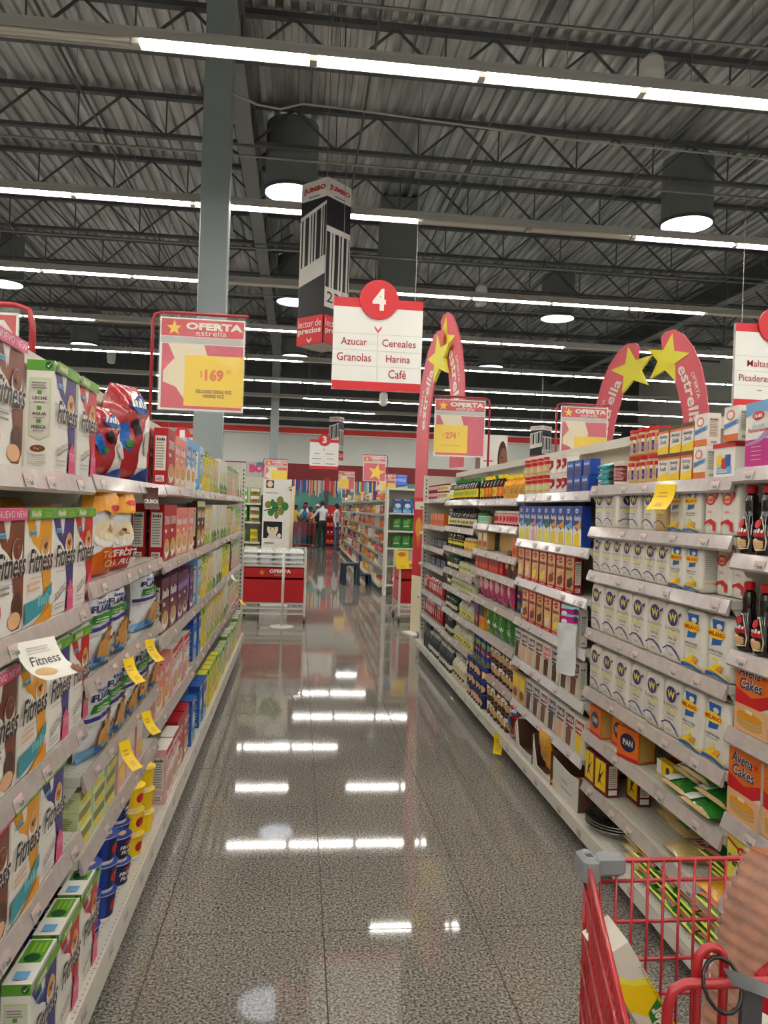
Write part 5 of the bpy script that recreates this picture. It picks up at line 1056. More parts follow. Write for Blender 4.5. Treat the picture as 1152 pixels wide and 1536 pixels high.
# shooting-star promo boards
def comet(bx, by, dx, dy, z0, label, zs=1.0, flip=1):
    L = math.hypot(dx, dy); an = math.atan2(dy, dx)
    t = obj('star_board', None, None, (bx, by, 0), (0, 0, an)); tag(t, label, 'promo board', 'curved shooting star boards')
    outer = [(0, z0), (0, 2.55), (.015, 2.8), (.06, 3.08), (.13, 3.34), (.24, 3.57), (.38, 3.74), (.5, 3.81), (.62, 3.8), (.68, 3.74)]
    inner = [(.66, 3.6), (.5, 3.3), (.42, 3.05), (.35, 2.8), (.32, 2.55), (.32, z0)]
    m = MB(); m.slab(outer+inner, -.012, .012, 'rose')
    for s in (1, -1):
        def pt(q, off):          # along the band
            P_ = [(.16, z0), (.16, 2.5), (.19, 2.85), (.27, 3.15), (.4, 3.42)]; q = q*(len(P_)-1); i = min(int(q), len(P_)-2); f_ = q-i
            a, b = Vector(P_[i]), Vector(P_[i+1]); d = (b-a).normalized(); n_ = Vector((d.y, -d.x)); c = a.lerp(b, f_)+n_*off; return c
        def fr(u, v):
            q = .33+.62*u if s > 0 else .95-.62*u
            c = pt(q, -(v-.5)*.2); return (Vector((c.x, -.012*s, c.y)), Vector((0, -s, 0)))
        m.art(Art().text('estrella', .0, .1, 1, .75, 'white', .02).text('OFERTA', .2, .78, .62, 1.0, 'white', .01), fr, .001, 10, 1)
    cp = obj('curved_panel', m, t)
    m = MB(); m.slab([(.58+x, 3.46+z) for x, z in star_pts(0, 0, .31, -.2)], -.02, .02, 'lemon'); so = obj('star', m, t)
    if zs != 1: cp.scale = so.scale = (1, 1, zs)
    if z0 < 1:
        m = MB(); m.box(.0, .32, -.0135, .0135, .02, .75, 'cream'); m.box(.0, .32, -.0135, .0135, .75, 1.75, 'red'); m.art(Art().ell(.5, .62, .3, .13, 'amber').poly([(.3,.5),(.7,.5),(.5,.35)], 'orange').rect(.1, .85, .9, .95, 'cream'), flat(0, -.0135, .75, .32, 0, 0, 0, 0, 1.0)); obj('lower_print', m, t)
        m = MB(); m.box(-.02, .34, -.12, .12, 0, .02, 'sign_white'); obj('foot', m, t)
comet(1.88, 8.75, -.33, 1.13, 2.0, 'curved pink star board rising behind the 274 offer sign', 1.055, flip=1)
comet(1.50, 9.85, .33, -1.13, .0, 'narrow pink star board standing at the right aisle corner', flip=-1)
comet(4.88, 8.75, -.7, 1.1, 2.0, 'large curved star board behind baking soda shelf, right half', 1.04, flip=1)
comet(3.85, 9.85, .7, -1.1, 2.0, 'curved star board behind right shelves, left half', flip=-1)
for x, y in ((4.8, 8.75), (4.15, 9.85)):
    m = MB(); m.bbox(x-.45, x+.45, y-.2, y+.3, 0, 2.0, 'panel_cream', .01); m.box(x-.5, x+.5, y-.24, y+.34, 2.0, 2.03, 'shelf_white'); tag(obj('end_cap_unit', m), 'hidden end cap unit under the %s' % ('right star board' if x > 4.5 else 'left star board'), 'shelving', 'end cap units')
# face billboard
t = obj('billboard_box', None, None, (2.50, 10.5, 0)); tag(t, 'white billboard box with a cropped portrait behind right shelves', 'billboard')
m = MB(); m.box(0, .38, 0, .3, 2.05, 2.68, 'sign_white', side='brown'); m.art(Art().ell(.82, .45, .18, .42, 'choc', 18).ell(.86, .36, .16, .36, 'skin_b', 18).ell(.8, .5, .03, .02, 'black', 8).poly([(.84,.36),(.9,.34),(.86,.44)], 'brown').rect(.8, .22, .92, .24, 'maroon').lines(.1, .4, .5, .47, 1, 'rose'), flat(0, 0, 2.05, .38, 0, 0, 0, 0, .63)); obj('panel', m, t)
m = MB(); m.tube([(.19, .15, 0), (.19, .15, 2.05)], .03, 'steel', 8); obj('post', m, t)
m = MB(); m.box(3.6, 4.62, 32.88, 32.97, 2.68, 3.1, 'screen_blue', side='darkgrey'); m.art(Art().text('ASOCIACION POPULAR', .08, .3, .95, .65, 'white', .02).rect(0, .86, 1, 1, 'sky'), flat(3.6, 32.88, 2.68, 1.02, 0, 0, 0, 0, .42)); tag(obj('lit_sign', m), 'blue illuminated sign reading ASOCIACION POPULAR by far wall', 'sign')
m = MB(); m.box(-1.75, -.85, 25.4, 25.46, 2.3, 3.0, 'lightgrey'); m.art(Art().text('BOT', .12, .5, .85, .9, 'pink', .08).ell(.5, .92, .14, .08, 'teal'), flat(-1.75, 25.4, 2.3, .9, 0, 0, 0, 0, .7)); bo = obj('letter_board', m); tag(bo, 'grey board with big pink letters at far left', 'sign'); m = MB(); m.tube([(-1.3, 25.43, 0), (-1.3, 25.43, 2.3)], .03, 'steel', 6); obj('post', m, bo)
# ================================================================ cross-aisle displays
def bin_cart(x0, y0, rz, label, W=.84, D=.62):
    t = obj('offer_bin', None, None, (x0, y0, 0), (0, 0, rz)); tag(t, label, 'display bin', 'white framed offer bins')
    h = W/2; k = D/2
    for sx in (-1, 1):
        for sy in (-1, 1):
            m = MB(); m.box(sx*h-.015, sx*h+.015, sy*k-.015, sy*k+.015, .1, 1.0, 'shelf_white'); obj('post', m, t)
            m = MB(); n = 12; m.lathe([(0, -.012, 'plastic_black'), (.035, -.012, 'plastic_black'), (.035, .012, 'plastic_black'), (0, .012, 'plastic_black')], n)
            m.v = [(c, a, b+.035) for a, b, c in m.v]; m.box(-.02, .02, -.02, .02, .06, .1, 'steel'); obj('caster', m, t, (sx*h, sy*k, 0))
    for nm, z0, z1 in (('upper_panel', .62, .745), ('lower_panel', .285, .59)):
        for sy in (-1, 1):
            m = MB(); m.box(-h+.015, h-.015, sy*k-.006, sy*k+.006, z0, z1, 'red_paint')
            if sy < 0 and nm == 'upper_panel': m.art(Art().star(.3, .5, .36, 'amber', .15).text('OFERTA', .42, .48, .78, .86, 'white', .05).text('estrella', .5, .16, .7, .42, 'palepink', .0), flat(-h+.015, -k-.006, z0, W-.03, 0, 0, 0, 0, z1-z0))
            obj(nm, m, t)
        for sx in (-1, 1):
            m = MB(); m.box(sx*h-.006, sx*h+.006, -k+.015, k-.015, z0, z1, 'red_paint'); obj(nm, m, t)
    m = MB(); m.box(-h, h, -k, k, .76, .785, 'shelf_white'); m.box(-h, h, -k, k, .26, .28, 'shelf_white'); obj('deck', m, t)
    m = MB()
    for z in (.13, .2):
        for sy in (-1, 1): m.box(-h, h, sy*k-.01, sy*k+.01, z-.01, z+.01, 'shelf_white')
    obj('lower_rail', m, t)
    m = MB()
    for sy in (-1, 1):
        for i in range(15): x = -h+W*i/14; m.tube([(x, sy*k, .78), (x, sy*k, 1.0)], .004, 'shelf_white', 4)
        for z in (.84, .9, .95, 1.0): m.tube([(-h, sy*k, z), (h, sy*k, z)], .005, 'shelf_white', 4)
    for sx in (-1, 1):
        for i in range(11): y = -k+D*i/10; m.tube([(sx*h, y, .78), (sx*h, y, 1.0)], .004, 'shelf_white', 4)
        for z in (.84, .9, .95, 1.0): m.tube([(sx*h, -k, z), (sx*h, k, z)], .005, 'shelf_white', 4)
    o = obj('wire_basket', m, t); o['kind'] = 'stuff'
    return t
bin_cart(-.30, 10.75, .0, 'red panelled offer bin on wheels, left of the cross aisle'); bin_cart(1.86, 10.95, .0, 'red panelled offer bin behind the right shelf end')
pillow('sack_a', .24, .1, .3, 'bag_white', Art().rect(.2, .3, .8, .6, 'palegreen'), seed=61, full=.5, top=.1); NAME['sack'] = 'rice_sack'
for j in range(4):
    for i in range(3): place('sack_a', -.62+.2*j, 10.47+.02*i, .81+.068*i, 0, 'pale sack in left offer bin, %s column, %s layer' % (ORD[j], ORD[i]), 'sack', '', raw=True, rx=-PI/2+.06, group='pale sacks in the offer bins')
pillow('sack_b', .2, .1, .22, 'bag_yellow', None, seed=63, full=.5, top=.1)
for j in range(3): place('sack_b', 1.6+.2*j, 10.75, .81, 0, 'yellow sack in right offer bin, %s from left' % ORD[j], 'sack', '', raw=True, rx=-PI/2, group='yellow sacks in the right offer bin')
card('promo_card', .2, .26, Art().ell(.5, .8, .3, .12, 'orange').lines(.2, .1, .8, .2, 2, 'gold'), 1.45, 10.6, 1.02, -.25, .3, 'yellow poster taped on right offer bin corner')
t = obj('sign_stand', None, None, (-.17, 10.12, 0)); tag(t, 'white pole stand with round base before left offer bin', 'stand'); m = MB(); m.lathe([(0, 0, 'shelf_white'), (.16, 0, 'shelf_white'), (.16, .012, 'shelf_white'), (.03, .022, 'shelf_white'), (0, .022, 'shelf_white')], 20); obj('round_base', m, t); m = MB(); m.tube([(0, 0, .02), (0, 0, 1.02)], .018, 'shelf_white', 10); obj('pole', m, t)
# tall poster board
t = obj('poster_board', None, None, (-.34, 12.05, 0)); tag(t, 'tall white poster board with leaf and portrait behind offer bin', 'poster')
m = MB(); m.box(-.215, .215, -.015, .015, .04, 2.0, 'sign_white')
a = Art(); H_ = 1.96
yv = lambda z: (z-.04)/H_
a.rect(.1, yv(1.86), .38, yv(1.98), 'maroon'); a.ell(.24, yv(1.92), .1, .025, 'cream'); a.lines(.1, yv(1.78), .55, yv(1.8), 1, 'black')
for i, (cx, cz, rx, rz_) in enumerate(((.2, 1.6, .13, .03), (.45, 1.56, .12, .045), (.62, 1.66, .13, .04), (.8, 1.58, .13, .035), (.66, 1.5, .12, .03), (.3, 1.48, .12, .03), (.5, 1.44, .08, .03), (.35, 1.63, .08, .03))): a.ell(cx, yv(cz), rx, rz_, 'green' if i % 2 else 'olive', 9)
a.poly([(.05,yv(1.5)),(.7,yv(1.57)),(.7,yv(1.585)),(.05,yv(1.515))], 'darkgreen')
a.rect(.05, yv(1.08), .72, yv(1.34), 'black'); a.ell(.38, yv(1.22), .2, .05, 'cream', 16); a.poly([(.18,yv(1.08)),(.58,yv(1.08)),(.5,yv(1.14)),(.26,yv(1.14))], 'paper'); a.ell(.38, yv(1.285), .2, .02, 'black', 12); a.ell(.31, yv(1.225), .03, .005, 'black', 6); a.ell(.45, yv(1.225), .03, .005, 'black', 6); a.rect(.33, yv(1.18), .43, yv(1.183), 'maroon'); a.ell(.62, yv(1.12), .07, .02, 'white', 8)
a.lines(.1, yv(1.0), .45, yv(1.03), 1, 'black')
m.art(a, flat(-.215, -.015, .04, .43, 0, 0, 0, 0, H_)); obj('panel', m, t); m = MB(); m.box(-.2, .2, -.15, .15, 0, .04, 'lightgrey'); obj('base', m, t); m = MB(); m.tube([(.19, -.03, 1.85), (.25, -.05, 1.9), (.24, -.02, 1.4), (.23, 0, .9)], .03, 'cream', 6); obj('draped_net', m, t)
# tea rack
t = obj('tea_rack', None, None, (-1.0, 12.6, 0)); tag(t, 'white display rack of green boxes at left cross aisle', 'rack')
m = MB(); m.box(-.42, .42, .2, .23, 0, 2.05, 'panel_cream'); obj('back_panel', m, t)
for s in (-1, 1): m = MB(); m.box(s*.42-.02, s*.42+.02, -.2, .22, 0, 1.75, 'slot_dark'); obj('side_panel', m, t)
TL = [.3, .72, 1.0, 1.32, 1.62]
for z in TL: m = MB(); m.box(-.4, .4, -.2, .2, z-.03, z, 'shelf_white'); obj('shelf', m, t)
for k, z in enumerate(TL[1:]):
    for i in range(4): place('sb_tea' if k > 1 else 'sb_tea2', -1.3+.2*i, 12.5, z+.002, 0, '%s tea box from left, %s shelf of left display rack' % (ORD[i], ORD[3-k]), 'box', '', raw=True, group='green tea boxes on the display rack'); place('sb_tea' if k > 1 else 'sb_tea2', -1.3+.2*i, 12.5, z+.004+(.12 if k > 1 else .1), 0, '%s stacked tea box from left, %s shelf of left display rack' % (ORD[i], ORD[3-k]), 'box', '', raw=True, group='green tea boxes on the display rack')
# patterned cloth display next to the poster
# step stool
t = obj('step_stool', None, None, (1.22, 16.0, 0), (0, 0, .1)); tag(t, 'dark blue plastic two step stool beside distant shelves', 'stool')
m = MB(); m.bbox(-.26, .06, -.18, .18, .42, .45, 'stool_blue', .01); obj('top_step', m, t); m = MB(); m.bbox(.06, .3, -.18, .18, .2, .23, 'stool_blue', .01); obj('lower_step', m, t)
for x, z in ((-.25, .43), (.03, .43), (.28, .21)):
    for s in (-1, 1):
        m = MB(); m.slab([(-.025+(-.03 if x < -.1 else 0), 0), (.04, 0), (.03, z), (-.03, z)], -.012, .012, 'stool_blue'); obj('leg', m, t, (x, s*.165, 0))
for s in (-1, 1): m = MB(); m.slab([(-.26, .3), (-.2, .4), (-.02, .4), (.05, .3), (.05, .43), (-.26, .43)], -.01, .01, 'stool_blue'); obj('side_arch', m, t, (0, s*.165, 0))
m = MB(); m.box(.03, .06, -.17, .17, .02, .43, 'stool_blue'); obj('riser', m, t)
# ================================================================ distant gondola of the next aisle
FX, FY0 = 1.56, 14.55
FL = [1.78, 1.5, 1.24, .98, .73, .47]
FK = [('bake_b', 'red cake box'), ('brownie_a', 'brown mix box'), ('grain_c', 'cream box'), ('sb_red', 'small red box'), ('honey_c', 'amber jar'), ('browncan_a', 'brown can'), ('sb_orange2', 'orange packet'), ('bake_c', 'tan box'), ('redtub_a', 'red can'), ('pudding_d', 'blue box'), ('brownie_e', 'yellow box'), ('redpack_a', 'red pouch'), ('sb_stick', 'tan packet'), ('palejar_a', 'pale jar'), ('flour_p1', 'white bag'), ('sb_purple', 'plum packet'), ('sb_orange', 'orange box')]
rg = random.Random(12)
for b in range(6):
    y0 = FY0+2.4*b; y1 = y0+2.38; W = y1-y0
    t = obj('gondola_bay', None, None, (FX+.5, (y0+y1)/2, 0), (0, 0, -PI/2)); tag(t, 'distant shelving bay of the next aisle, %s from the front' % ORD[b], 'shelving', 'distant shelving bays')
    m = MB(); m.box(-W/2, W/2, -.02, 0, 0, 2.05, 'panel_cream'); obj('back_panel', m, t)
    m = MB(); m.box(-W/2, W/2, -.5, -.02, .1, .17, 'shelf_white'); m.box(-W/2, W/2, -.42, -.02, 0, .1, 'darkgrey'); obj('base_deck', m, t)
    for z in FL: m = MB(); m.box(-W/2, W/2, -.46, -.02, z-.03, z, 'shelf_white'); m.box(-W/2, W/2, -.47, -.46, z-.05, z, 'rail_plastic'); obj('shelf', m, t)
    for k, z in enumerate(FL+[.17]):
        n = 9 if b < 2 else 7 if b < 4 else 6; off = 0
        segs = [rg.choice(FK) for _ in range(3)]
        for i in range(n):
            key, ds = segs[i*3//n]; d_ = PR[key][2]; nl = 2 if PR[key][3] < .11 else 1
            yy = y1-W*(i+.5)/n
            place(key, FX+(.05 if k < 6 else .02)+d_/2, yy, z+.002, -PI/2+(rg.random()-.5)*.1, '%s %s from left, %s shelf of %s distant bay' % (ORD[i], ds, ORD[k], ORD[b]), ds.split()[-1], '', raw=True, group='goods on the distant shelves')
# its end facing the camera
t = obj('end_cap_unit', None, None, (2.1, 14.5, 0)); tag(t, 'distant end cap shelves with green bags facing the camera', 'shelving', 'end cap units')
m = MB(); m.box(-.46, .46, -.03, 0, 0, 2.0, 'panel_cream'); obj('back_panel', m, t)
for s in (-1, 1): m = MB(); m.box(s*.46-.015, s*.46+.015, -.42, 0, 0, 2.0, 'shelf_white'); obj('side_panel', m, t)
for z in (.2, .55, .88, 1.2, 1.53, 1.98): m = MB(); m.box(-.445, .445, -.42, -.03, z-.03, z, 'shelf_white'); obj('shelf', m, t)
for k, (z, key, ds, cat, n) in enumerate(((1.53, 'bluebox_b', 'deep blue box', 'box', 4), (1.2, 'greenbag_a', 'dark green bag', 'bag', 4), (.88, 'greenbag_a', 'dark green bag', 'bag', 4), (.55, 'sb_green', 'small green box', 'box', 6), (.2, 'redpack_a', 'red pouch', 'pouch', 6))):
    for i in range(n): place(key, 1.74+.72*(i+.5)/n, 14.2, z+.002, 0, '%s %s from left, %s shelf of distant end cap' % (ORD[i], ds, ORD[k]), cat, '', raw=True, group='goods on the distant end cap')
# ================================================================ far end: ribbons, racks, people
t = obj('ribbon_curtain', None, None, (0, 32.9, 2.74)); tag(t, 'fringe of coloured ribbons hanging over the checkout', 'ribbon curtain')
RC = ['white', 'cobalt', 'lemon', 'white', 'palepink', 'sky', 'red', 'violet', 'cream', 'blue', 'white', 'rose']; rg = random.Random(8); RMS = {}
for i in range(80):
    c = RC[rg.randrange(len(RC))]; L = rg.choice((.45, .55, .65, .72))
    if (c, L) not in RMS: m = MB(); m.box(-.02, .02, -.002, .002, -L, 0, c); RMS[(c, L)] = m.mesh('ribbon')
    obj('ribbon', RMS[(c, L)], t, (-1.0+.055*i, .01*(i % 3), 0))
m = MB(); m.box(-1.1, 3.5, -.01, .03, 0, .04, 'wall_maroon'); obj('ribbon_rail', m, t)
t = obj('lane_post', None, None, (1.14, 32.2, 0)); tag(t, 'dark checkout post with red lamp box on top', 'post'); m = MB(); m.box(-.09, .09, -.09, .09, 0, 2.3, 'darkgrey'); obj('post', m, t); m = MB(); m.box(-.1, .1, -.1, .1, 2.3, 2.83, 'red_paint'); obj('lamp_box', m, t)
t = obj('snack_rack', None, None, (1.45, 31.4, 0)); tag(t, 'red snack rack behind the man in white shirt', 'rack')
m = MB(); m.box(-.3, .3, 0, .03, 0, 1.7, 'red_paint'); obj('back_panel', m, t)
for z in (.15, .5, .85, 1.2): m = MB(); m.box(-.3, .3, -.35, 0, z-.03, z, 'red_paint'); obj('shelf', m, t)
for k, z in enumerate((.15, .5, .85, 1.2)):
    for i in range(4): place('redpack_a' if k % 2 else 'sb_orange', 1.22+.15*i, 31.2, z+.002, 0, '%s %s snack from left, %s shelf of red rack' % (ORD[i], 'red' if k % 2 else 'orange', ORD[3-k]), 'snack', '', raw=True, group='snacks on the red rack')
m = MB(); m.box(-1.2, .2, 32.1, 32.6, .0, .95, 'shirt_grey'); m.box(-1.25, .25, 32.05, 32.65, .95, .99, 'plastic_black'); tag(obj('checkout_counter', m), 'grey checkout counter behind the waiting shoppers', 'counter')
def person(x, y, rz, label, hgt=1.72, shirt='shirt_white', pants='trouser', skin='skin_a', armL=None, armR=None, long=True, hat=None, bare=False, hairy=True, lean=0.0):
    s = hgt/1.76
    V = []; E_ = []; R_ = []; T = []
    def v(p, r, kind, par=None):
        V.append(Vector(p)*s); R_.append(r*s); T.append(kind)
        if par is not None: E_.append((par, len(V)-1))
        return len(V)-1
    pel = v((0, 0, .96), .135, 'pants'); sp = v((0, -.01-lean*.1, 1.14), .118, 'shirt', pel); ch = v((0, -lean*.3, 1.34), .14, 'shirt', sp); nb = v((0, .01-lean*.4, 1.47), .07, 'shirt', ch); nk = v((0, -lean*.45, 1.53), .052, 'skin', nb)
    hb = v((0, -.015-lean*.5, 1.60), .078, 'skin', nk); hd = v((0, -.01-lean*.52, 1.67), .092, 'skin', hb); ht = v((0, 0-lean*.52, 1.72), .07, 'skin', hd); v((0, -.105-lean*.5, 1.63), .014, 'skin', hb)
    for sg, arm in ((-1, armL), (1, armR)):
        v((sg*.085, .0-lean*.5, 1.64), .014, 'skin', hd)
        sh = v((sg*.185, -lean*.33, 1.425), .062, 'shirt', ch)
        el, wr = arm or ((sg*.235, .03, 1.14), (sg*.235, -.05, .9))
        e_ = v(el, .045, 'shirt' if long else 'skin', sh); w_ = v(wr, .03, 'skin' if not long else 'cuff', e_)
        d = (Vector(wr)-Vector(el)).normalized(); h_ = v(tuple(Vector(wr)+d*.07), .032, 'skin', w_)
        lat = Vector((1, 0, 0)) if abs(d.x) < .7 else Vector((0, 1, 0)); lat = (lat-d*lat.dot(d)).normalized()
        for q, ln in ((-1.5, .07), (-.5, .085), (.5, .08), (1.5, .06)):
            k = v(tuple(Vector(wr)+d*.11+lat*q*.014), .008, 'skin', h_); v(tuple(Vector(wr)+d*(.11+ln*.6)+lat*q*.015+Vector((0, -.012, 0))), .007, 'skin', k)
        v(tuple(Vector(wr)+d*.07+lat*.05*sg), .009, 'skin', h_)
        hp = v((sg*.085, 0, .9), .092, 'pants', pel); kn = v((sg*.1, -.02, .5), .062, 'pants', hp); an = v((sg*.105, .02, .09), .043, 'pants', kn); v((sg*.115, -.15, .035), .034, 'shoe', an)
    me = bpy.data.meshes.new('body'); me.from_pydata(V, E_, []); o = bpy.data.objects.new('tmp', me); COL.objects.link(o)
    sk = o.modifiers.new('s', 'SKIN'); sk.use_smooth_shade = True
    for i, r in enumerate(R_): me.skin_vertices[0].data[i].radius = (r, r*.8 if T[i] in ('shirt', 'pants') and i < 4 else r)
    me.skin_vertices[0].data[0].use_root = True
    sb = o.modifiers.new('u', 'SUBSURF'); sb.levels = 1
    dg = bpy.context.evaluated_depsgraph_get(); bm_ = bpy.data.meshes.new_from_object(o.evaluated_get(dg)); bpy.data.objects.remove(o)
    M_ = {'skin': skin, 'shirt': shirt if not bare else skin, 'pants': pants, 'cuff': shirt if long else skin, 'shoe': 'plastic_black'}; names = list(dict.fromkeys(M_.values()))
    bm_.materials.clear()
    for n in names: bm_.materials.append(MAT[n])
    for p in bm_.polygons:
        c = p.center; best = min(range(len(E_)), key=lambda i: (lambda a, b: (c-(a+(b-a)*max(0, min(1, (c-a).dot(b-a)/max(1e-9, (b-a).length_squared))))).length/(max(R_[E_[i][0]], R_[E_[i][1]])))(V[E_[i][0]], V[E_[i][1]]))
        a, b = E_[best]; k = T[b] if (c-V[b]).length/R_[b] < (c-V[a]).length/R_[a] or T[a] == 'pants' and T[b] == 'pants' else T[a]
        p.material_index = names.index(M_[k]); p.use_smooth = True
    bm_.name = 'body'
    zmin = min(q.co.z for q in bm_.vertices)
    r = obj('person', bm_, None, (x, y, -zmin), (0, 0, rz)); tag(r, label, 'person', 'shoppers at the checkout')
    hm = hat or 'hair'; m = MB(); cz, cy = 1.685*s, (-.005-lean*.52)*s
    m.grid(lambda u, q: Vector((.098*s*math.cos(2*PI*u)*math.cos(q*PI/2), cy+.02*s+.108*s*math.sin(2*PI*u)*math.cos(q*PI/2), cz-.02*s+.1*s*math.sin(q*PI/2)+(-.05*s if math.sin(2*PI*u) > .1 else 0)*(1-q))), 12, 5, hm, wrap=True)
    if hat: m.slab([(-.08*s, cz), (.08*s, cz), (.06*s, cz+.012), (-.06*s, cz+.012)], cy-.19*s, cy-.07*s, hat)
    obj('hat' if hat else 'hair', m, r)
    return r
person(.95, 29.75, -2.6, 'man in white shirt and dark trousers leaning on a cart', 1.86, 'shirt_white', 'trouser', 'skin_c', armL=((-.26, -.2, 1.2), (-.3, -.45, 1.12)), armR=((.25, -.18, 1.2), (.22, -.45, 1.1)), lean=.12)
person(1.46, 29.25, 1.2, 'person in white top and blue jeans at far shelf end', 1.78, 'shirt_white', 'denim', 'skin_c')
person(-.12, 30.85, -.8, 'shopper in mustard yellow top and jeans by the cart', 1.68, 'shirt_yellow', 'denim', 'skin_a', long=False)
person(.26, 31.4, -1.2, 'shopper in bright blue top wearing a red cap', 1.70, 'shirt_blue', 'denim', 'skin_a', hat='cap_red', long=False, armR=((.25, -.15, 1.15), (.12, -.4, 1.1)))
person(.3, 31.95, .1, 'man facing forward behind the red cap', 1.80, 'shirt_white', 'trouser', 'skin_b', long=False)
person(.6, 30.95, -1.0, 'shopper in orange top bending over a cart', 1.62, 'shirt_orange', 'trouser', 'skin_a', long=False, lean=.3, armL=((-.2, -.25, 1.1), (-.18, -.5, 1.0)), armR=((.2, -.25, 1.1), (.18, -.5, 1.0)))
person(.78, 31.75, .5, 'person in white cap behind the checkout shoppers', 1.74, 'shirt_black', 'trouser', 'skin_b', hat='shirt_white')
person(-.5, 30.2, -.3, 'shopper in royal blue shirt and jeans by the poster', 1.72, 'shirt_royal', 'denim', 'skin_c', long=False)
# ================================================================ red wire shopping carts
def cart_frame(x0f, x1f, yf, x0b, x1b, yb, zt, zb, full=True):
    """returns parts (name, MB) of a wire basket; front edge x0f..x1f at yf, back x0b..x1b at yb"""
    P_ = []
    def rimx(s, t): return (x0f+(x0b-x0f)*t if s < 0 else x1f+(x1b-x1f)*t)
    ry = lambda t: yf+(yb-yf)*t
    tap = .05
    m = MB(); m.tube([(x0b, yb, zt), (x0f, yf-.02, zt), (x0f+.02, yf, zt), (x1f-.02, yf, zt), (x1f, yf-.02, zt), (x1b, yb, zt)], .0042, 'cast_red', 8); P_.append(('top_rim', m))
    zs = [zt-.035, zt-.105, zt-.17, zt-.23, zt-.29, zt-.35, zt-.41]; zs = [z for z in zs if z > zb]
    m = MB(); n = 14
    for z in zs: m.tube([(x0f+.004, yf-tap*(zt-z)*.3, z), (x1f-.004, yf-tap*(zt-z)*.3, z)], .0032, 'cast_red', 6)
    for i in range(n+1):
        x = x0f+(x1f-x0f)*i/n; m.tube([(x, yf-.003, zt), (x, yf-tap*.3*(zt-zb)-.003, zb)], .0026, 'cast_red', 5)
    P_.append(('front_grid', m))
    for s in (-1, 1):
        m = MB()
        for z in zs: m.tube([(rimx(s, 0), yf, z), (rimx(s, 1), yb, z)], .0034, 'cast_red', 6)
        k = 26
        for i in range(1, k): t = i/k; m.tube([(rimx(s, t)-s*.003, ry(t), zt), (rimx(s, t)-s*(.003), ry(t), zb)], .0024, 'cast_red', 4)
        P_.append(('side_grid', m))
    m = MB()
    for i in range(12): t = i/11; m.tube([(rimx(-1, t), ry(t), zb), (rimx(1, t), ry(t), zb)], .0028, 'cast_red', 4)
    for i in range(9): u = i/8; m.tube([(x0f+(x1f-x0f)*u, yf, zb), (x0b+(x1b-x0b)*u, yb, zb)], .0028, 'cast_red', 4)
    P_.append(('bottom_grid', m))
    for s, xs in ((-1, (x0f, x0b)), (1, (x1f, x1b))):
        m = MB(); m.tube([(xs[1], yb, zt), (xs[1], yb, zb), (xs[1]*.85+xs[0]*.15, yb+.02, .2), (xs[1], yb+.02, .12), (xs[0], yf-.02, .12)], .011, 'cast_red', 8); P_.append(('chassis_tube', m))
    m = MB(); m.tube([(x0b, yb-.04, zt+.02), (x1b, yb-.04, zt+.02)], .015, 'plastic_grey', 10); P_.append(('push_handle', m))
    for x, y in ((x0f, yf-.03), (x1f, yf-.03), (x0b, yb+.03), (x1b, yb+.03)):
        m = MB(); m.lathe([(0, -.012, 'plastic_black'), (.055, -.012, 'plastic_black'), (.055, .012, 'plastic_black'), (0, .012, 'plastic_black')], 14); m.v = [(c+x, a+y, b+.055) for a, b, c in m.v]; m.box(x-.018, x+.018, y-.012, y+.012, .06, .125, 'steel'); P_.append(('wheel', m))
    return P_
c = obj('shopping_cart', None, None, (0, 0, 0)); tag(c, 'red wire shopping cart in the near right corner', 'shopping cart')
for n, m in cart_frame(.505, .90, 1.26, .335, .97, .62, .995, .56): obj(n, m, c)
# grey corner bumper
m = MB(); m.bbox(.492, .522, 1.225, 1.275, .968, 1.012, 'plastic_grey', .006); m.bbox(.52, .575, 1.245, 1.272, .972, 1.008, 'plastic_grey', .006); m.box(.5, .512, 1.238, 1.25, 1.012, 1.0125, 'plastic_black'); obj('corner_bumper', m, c)
# child seat flap
m = MB(); Y_, Z_ = .885, 1.018
m.tube([(.462, Y_+.0, .72), (.466, Y_, .99), (.472, Y_, 1.01), (.487, Y_, Z_), (.80, Y_, Z_-.006), (.83, Y_, Z_-.03), (.835, Y_, .72)], .0066, 'cast_red', 10); obj('seat_flap_frame', m, c)
m = MB(); L_ = [(.509, Y_+.012, .72), (.509, Y_+.012, 1.035)]+[(.5265-.0175*math.cos(a), Y_+.012, 1.035+.02*math.sin(a)) for a in (.5, 1.05, PI/2, 2.1, 2.65)]+[(.544, Y_+.012, 1.035), (.544, Y_+.012, .72)]
m.tube(L_, .006, 'cast_red', 10); obj('seat_loop', m, c)
# clip and strap on the flap
cl = obj('cart_clip', None, None, (.555, Y_-.002, Z_)); tag(cl, 'grey plastic clip with black strap on the cart seat bar', 'clip')
m = MB(); m.grid(lambda u, v: Vector((-.025+.055*u+.012*v, -.012-.012*math.sin(PI*u*.9), .026-.02*u*u-.022*v-.012*math.sin(PI*v)*0)), 8, 4, 'plastic_grey'); m.grid(lambda u, v: Vector((-.025+.055*u+.012*v, -.008-.012*math.sin(PI*u*.9), .024-.02*u*u-.022*v)), 8, 4, 'plastic_grey'); obj('clip_plate', m, cl)
m = MB(); m.tube([(-.018+.024*math.cos(a)-.006, -.006+.014*math.sin(a*1.0), .002+.026*math.sin(a)) for a in [i*2*PI/14 for i in range(14)]], .0026, 'plastic_black', 6, closed=True); obj('strap_loop', m, cl)
m = MB(); m.box(.004, .03, -.004, .004, -.2, -.012, 'darkgrey'); obj('hanging_strap', m, cl)
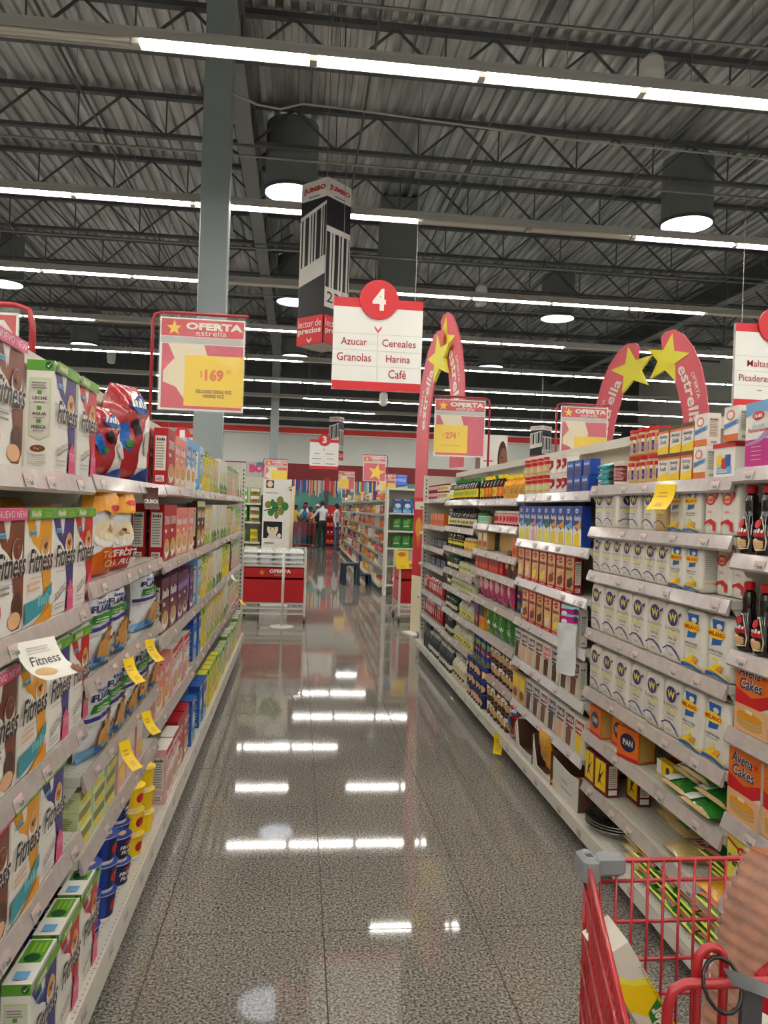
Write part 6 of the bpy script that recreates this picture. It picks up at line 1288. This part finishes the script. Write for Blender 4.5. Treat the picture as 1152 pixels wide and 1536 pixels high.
# yellow cereal carton in the cart
w_, d_, h_ = .052, .08, .30
m = MB(); m.box(-w_/2, w_/2, -.0, d_, 0, h_, 'paper')
a = Art(); a.poly([(0,.0),(1,.0),(1,.78),(.45,.82),(0,.92)], 'lemon'); a.poly([(0,.0),(1,.0),(1,.74),(.5,.78),(0,.86)], 'yellow'); a.poly([(.0,.0),(.3,.0),(.4,.6),(.0,.68)], 'paper'); a.poly([(.45,.46),(.9,.46),(.94,.56),(.9,.66),(.45,.62),(.38,.54)], 'green')
a.text('Líder', .46, .1, .86, .32, 'white', .03, 0, 1.2) if False else None
a.text('Líder', .66-.42, .555-.04, .66+.42, .555+.04, 'white', .03, 0, PI/2, .173); a.text('HOJUELAS DE MAIZ', .95-.7, .74-.011, .95+.7, .74+.011, 'olive', .0, 0, PI/2, .173); a.text('MAIZ', .12-.2, .92-.012, .12+.2, .92+.012, 'olive', .01, 0, PI/2, .173)
m.art(a, flat(-w_/2, 0, 0, w_, 0, 0, 0, 0, h_)); bx = obj('cereal_carton', m, None, (.668, 1.14, .655), (.0, -.553, .0)); tag(bx, 'yellow and white corn flake carton leaning inside the red cart', 'cereal box')
# bread bag
t = obj('bread_bag', None, None, (.628, 1.02, .64), (.0, .26, .35)); tag(t, 'bagged sliced bread loaf standing in the red cart', 'bread')
m = MB(); N = 24
def loaf(u, v):
    a_ = 2*PI*u; e = .5; cx_, sx_ = math.cos(a_), math.sin(a_); k = 1-.25*max(0, v-.85)/.15
    return Vector((math.copysign(abs(cx_)**e, cx_)*(.062+.0018*math.sin(2*PI*24*v))*k, math.copysign(abs(sx_)**e, sx_)*.058*k+.0018*math.sin(2*PI*24*v), v*.46))
m.grid(loaf, N, 120, 'bread', wrap=True); m.add([loaf(i/N, 1) for i in range(N)], [tuple(range(N))], 'bread'); obj('loaf', m, t)
m = MB(); fb = lambda u, v: loaf(u, v)*1.0+Vector((loaf(u, v).x, loaf(u, v).y, 0)).normalized()*(.004+.002*math.sin(14*u*2*PI)*math.sin(20*v))
m.grid(fb, 40, 24, 'clear_film', wrap=True); obj('plastic_wrap', m, t)
m = MB(); a = Art(); a.ell(.55, .62, .55, .36, 'crimson', 20); a.text('JUMBO', .2, .56, .92, .8, 'white', .06, 0, -.35, .9); a.text('JUMBO', .2, .56, .92, .8, 'crimson', .01, 0, -.35, .9); a.poly([(0,.0),(1,.0),(1,.34),(0,.44)], 'white'); a.poly([(0,.0),(.6,.0),(.4,.24),(0,.3)], 'crimson'); a.text('Pan', .32, .2, .7, .4, 'cobalt', .03, .2, -.3, .9); a.text('Integral', .3, .04, .95, .2, 'cobalt', .03, .2, -.3, .9)
m.art(a, lambda u, v: (lambda p: (p+Vector((p.x, p.y, 0)).normalized()*.005, Vector((p.x, p.y, 0)).normalized()))(loaf((.53+.44*u) % 1, .42+.38*v)), .0006, 10, 6); obj('printed_label', m, t)
# carts waiting at the checkout
def far_cart(x, y, rz, label):
    t = obj('shopping_cart', None, None, (x, y, 0), (0, 0, rz)); tag(t, label, 'shopping cart', 'red carts at the checkout')
    for n, me in FC: obj(n, me, t)
FC = [(n, m.mesh('far_'+n)) for n, m in cart_frame(-.2, .2, .45, -.28, .28, -.45, .98, .5)]
far_cart(.2, 29.95, 1.45, 'red wire cart at the checkout held by the man')
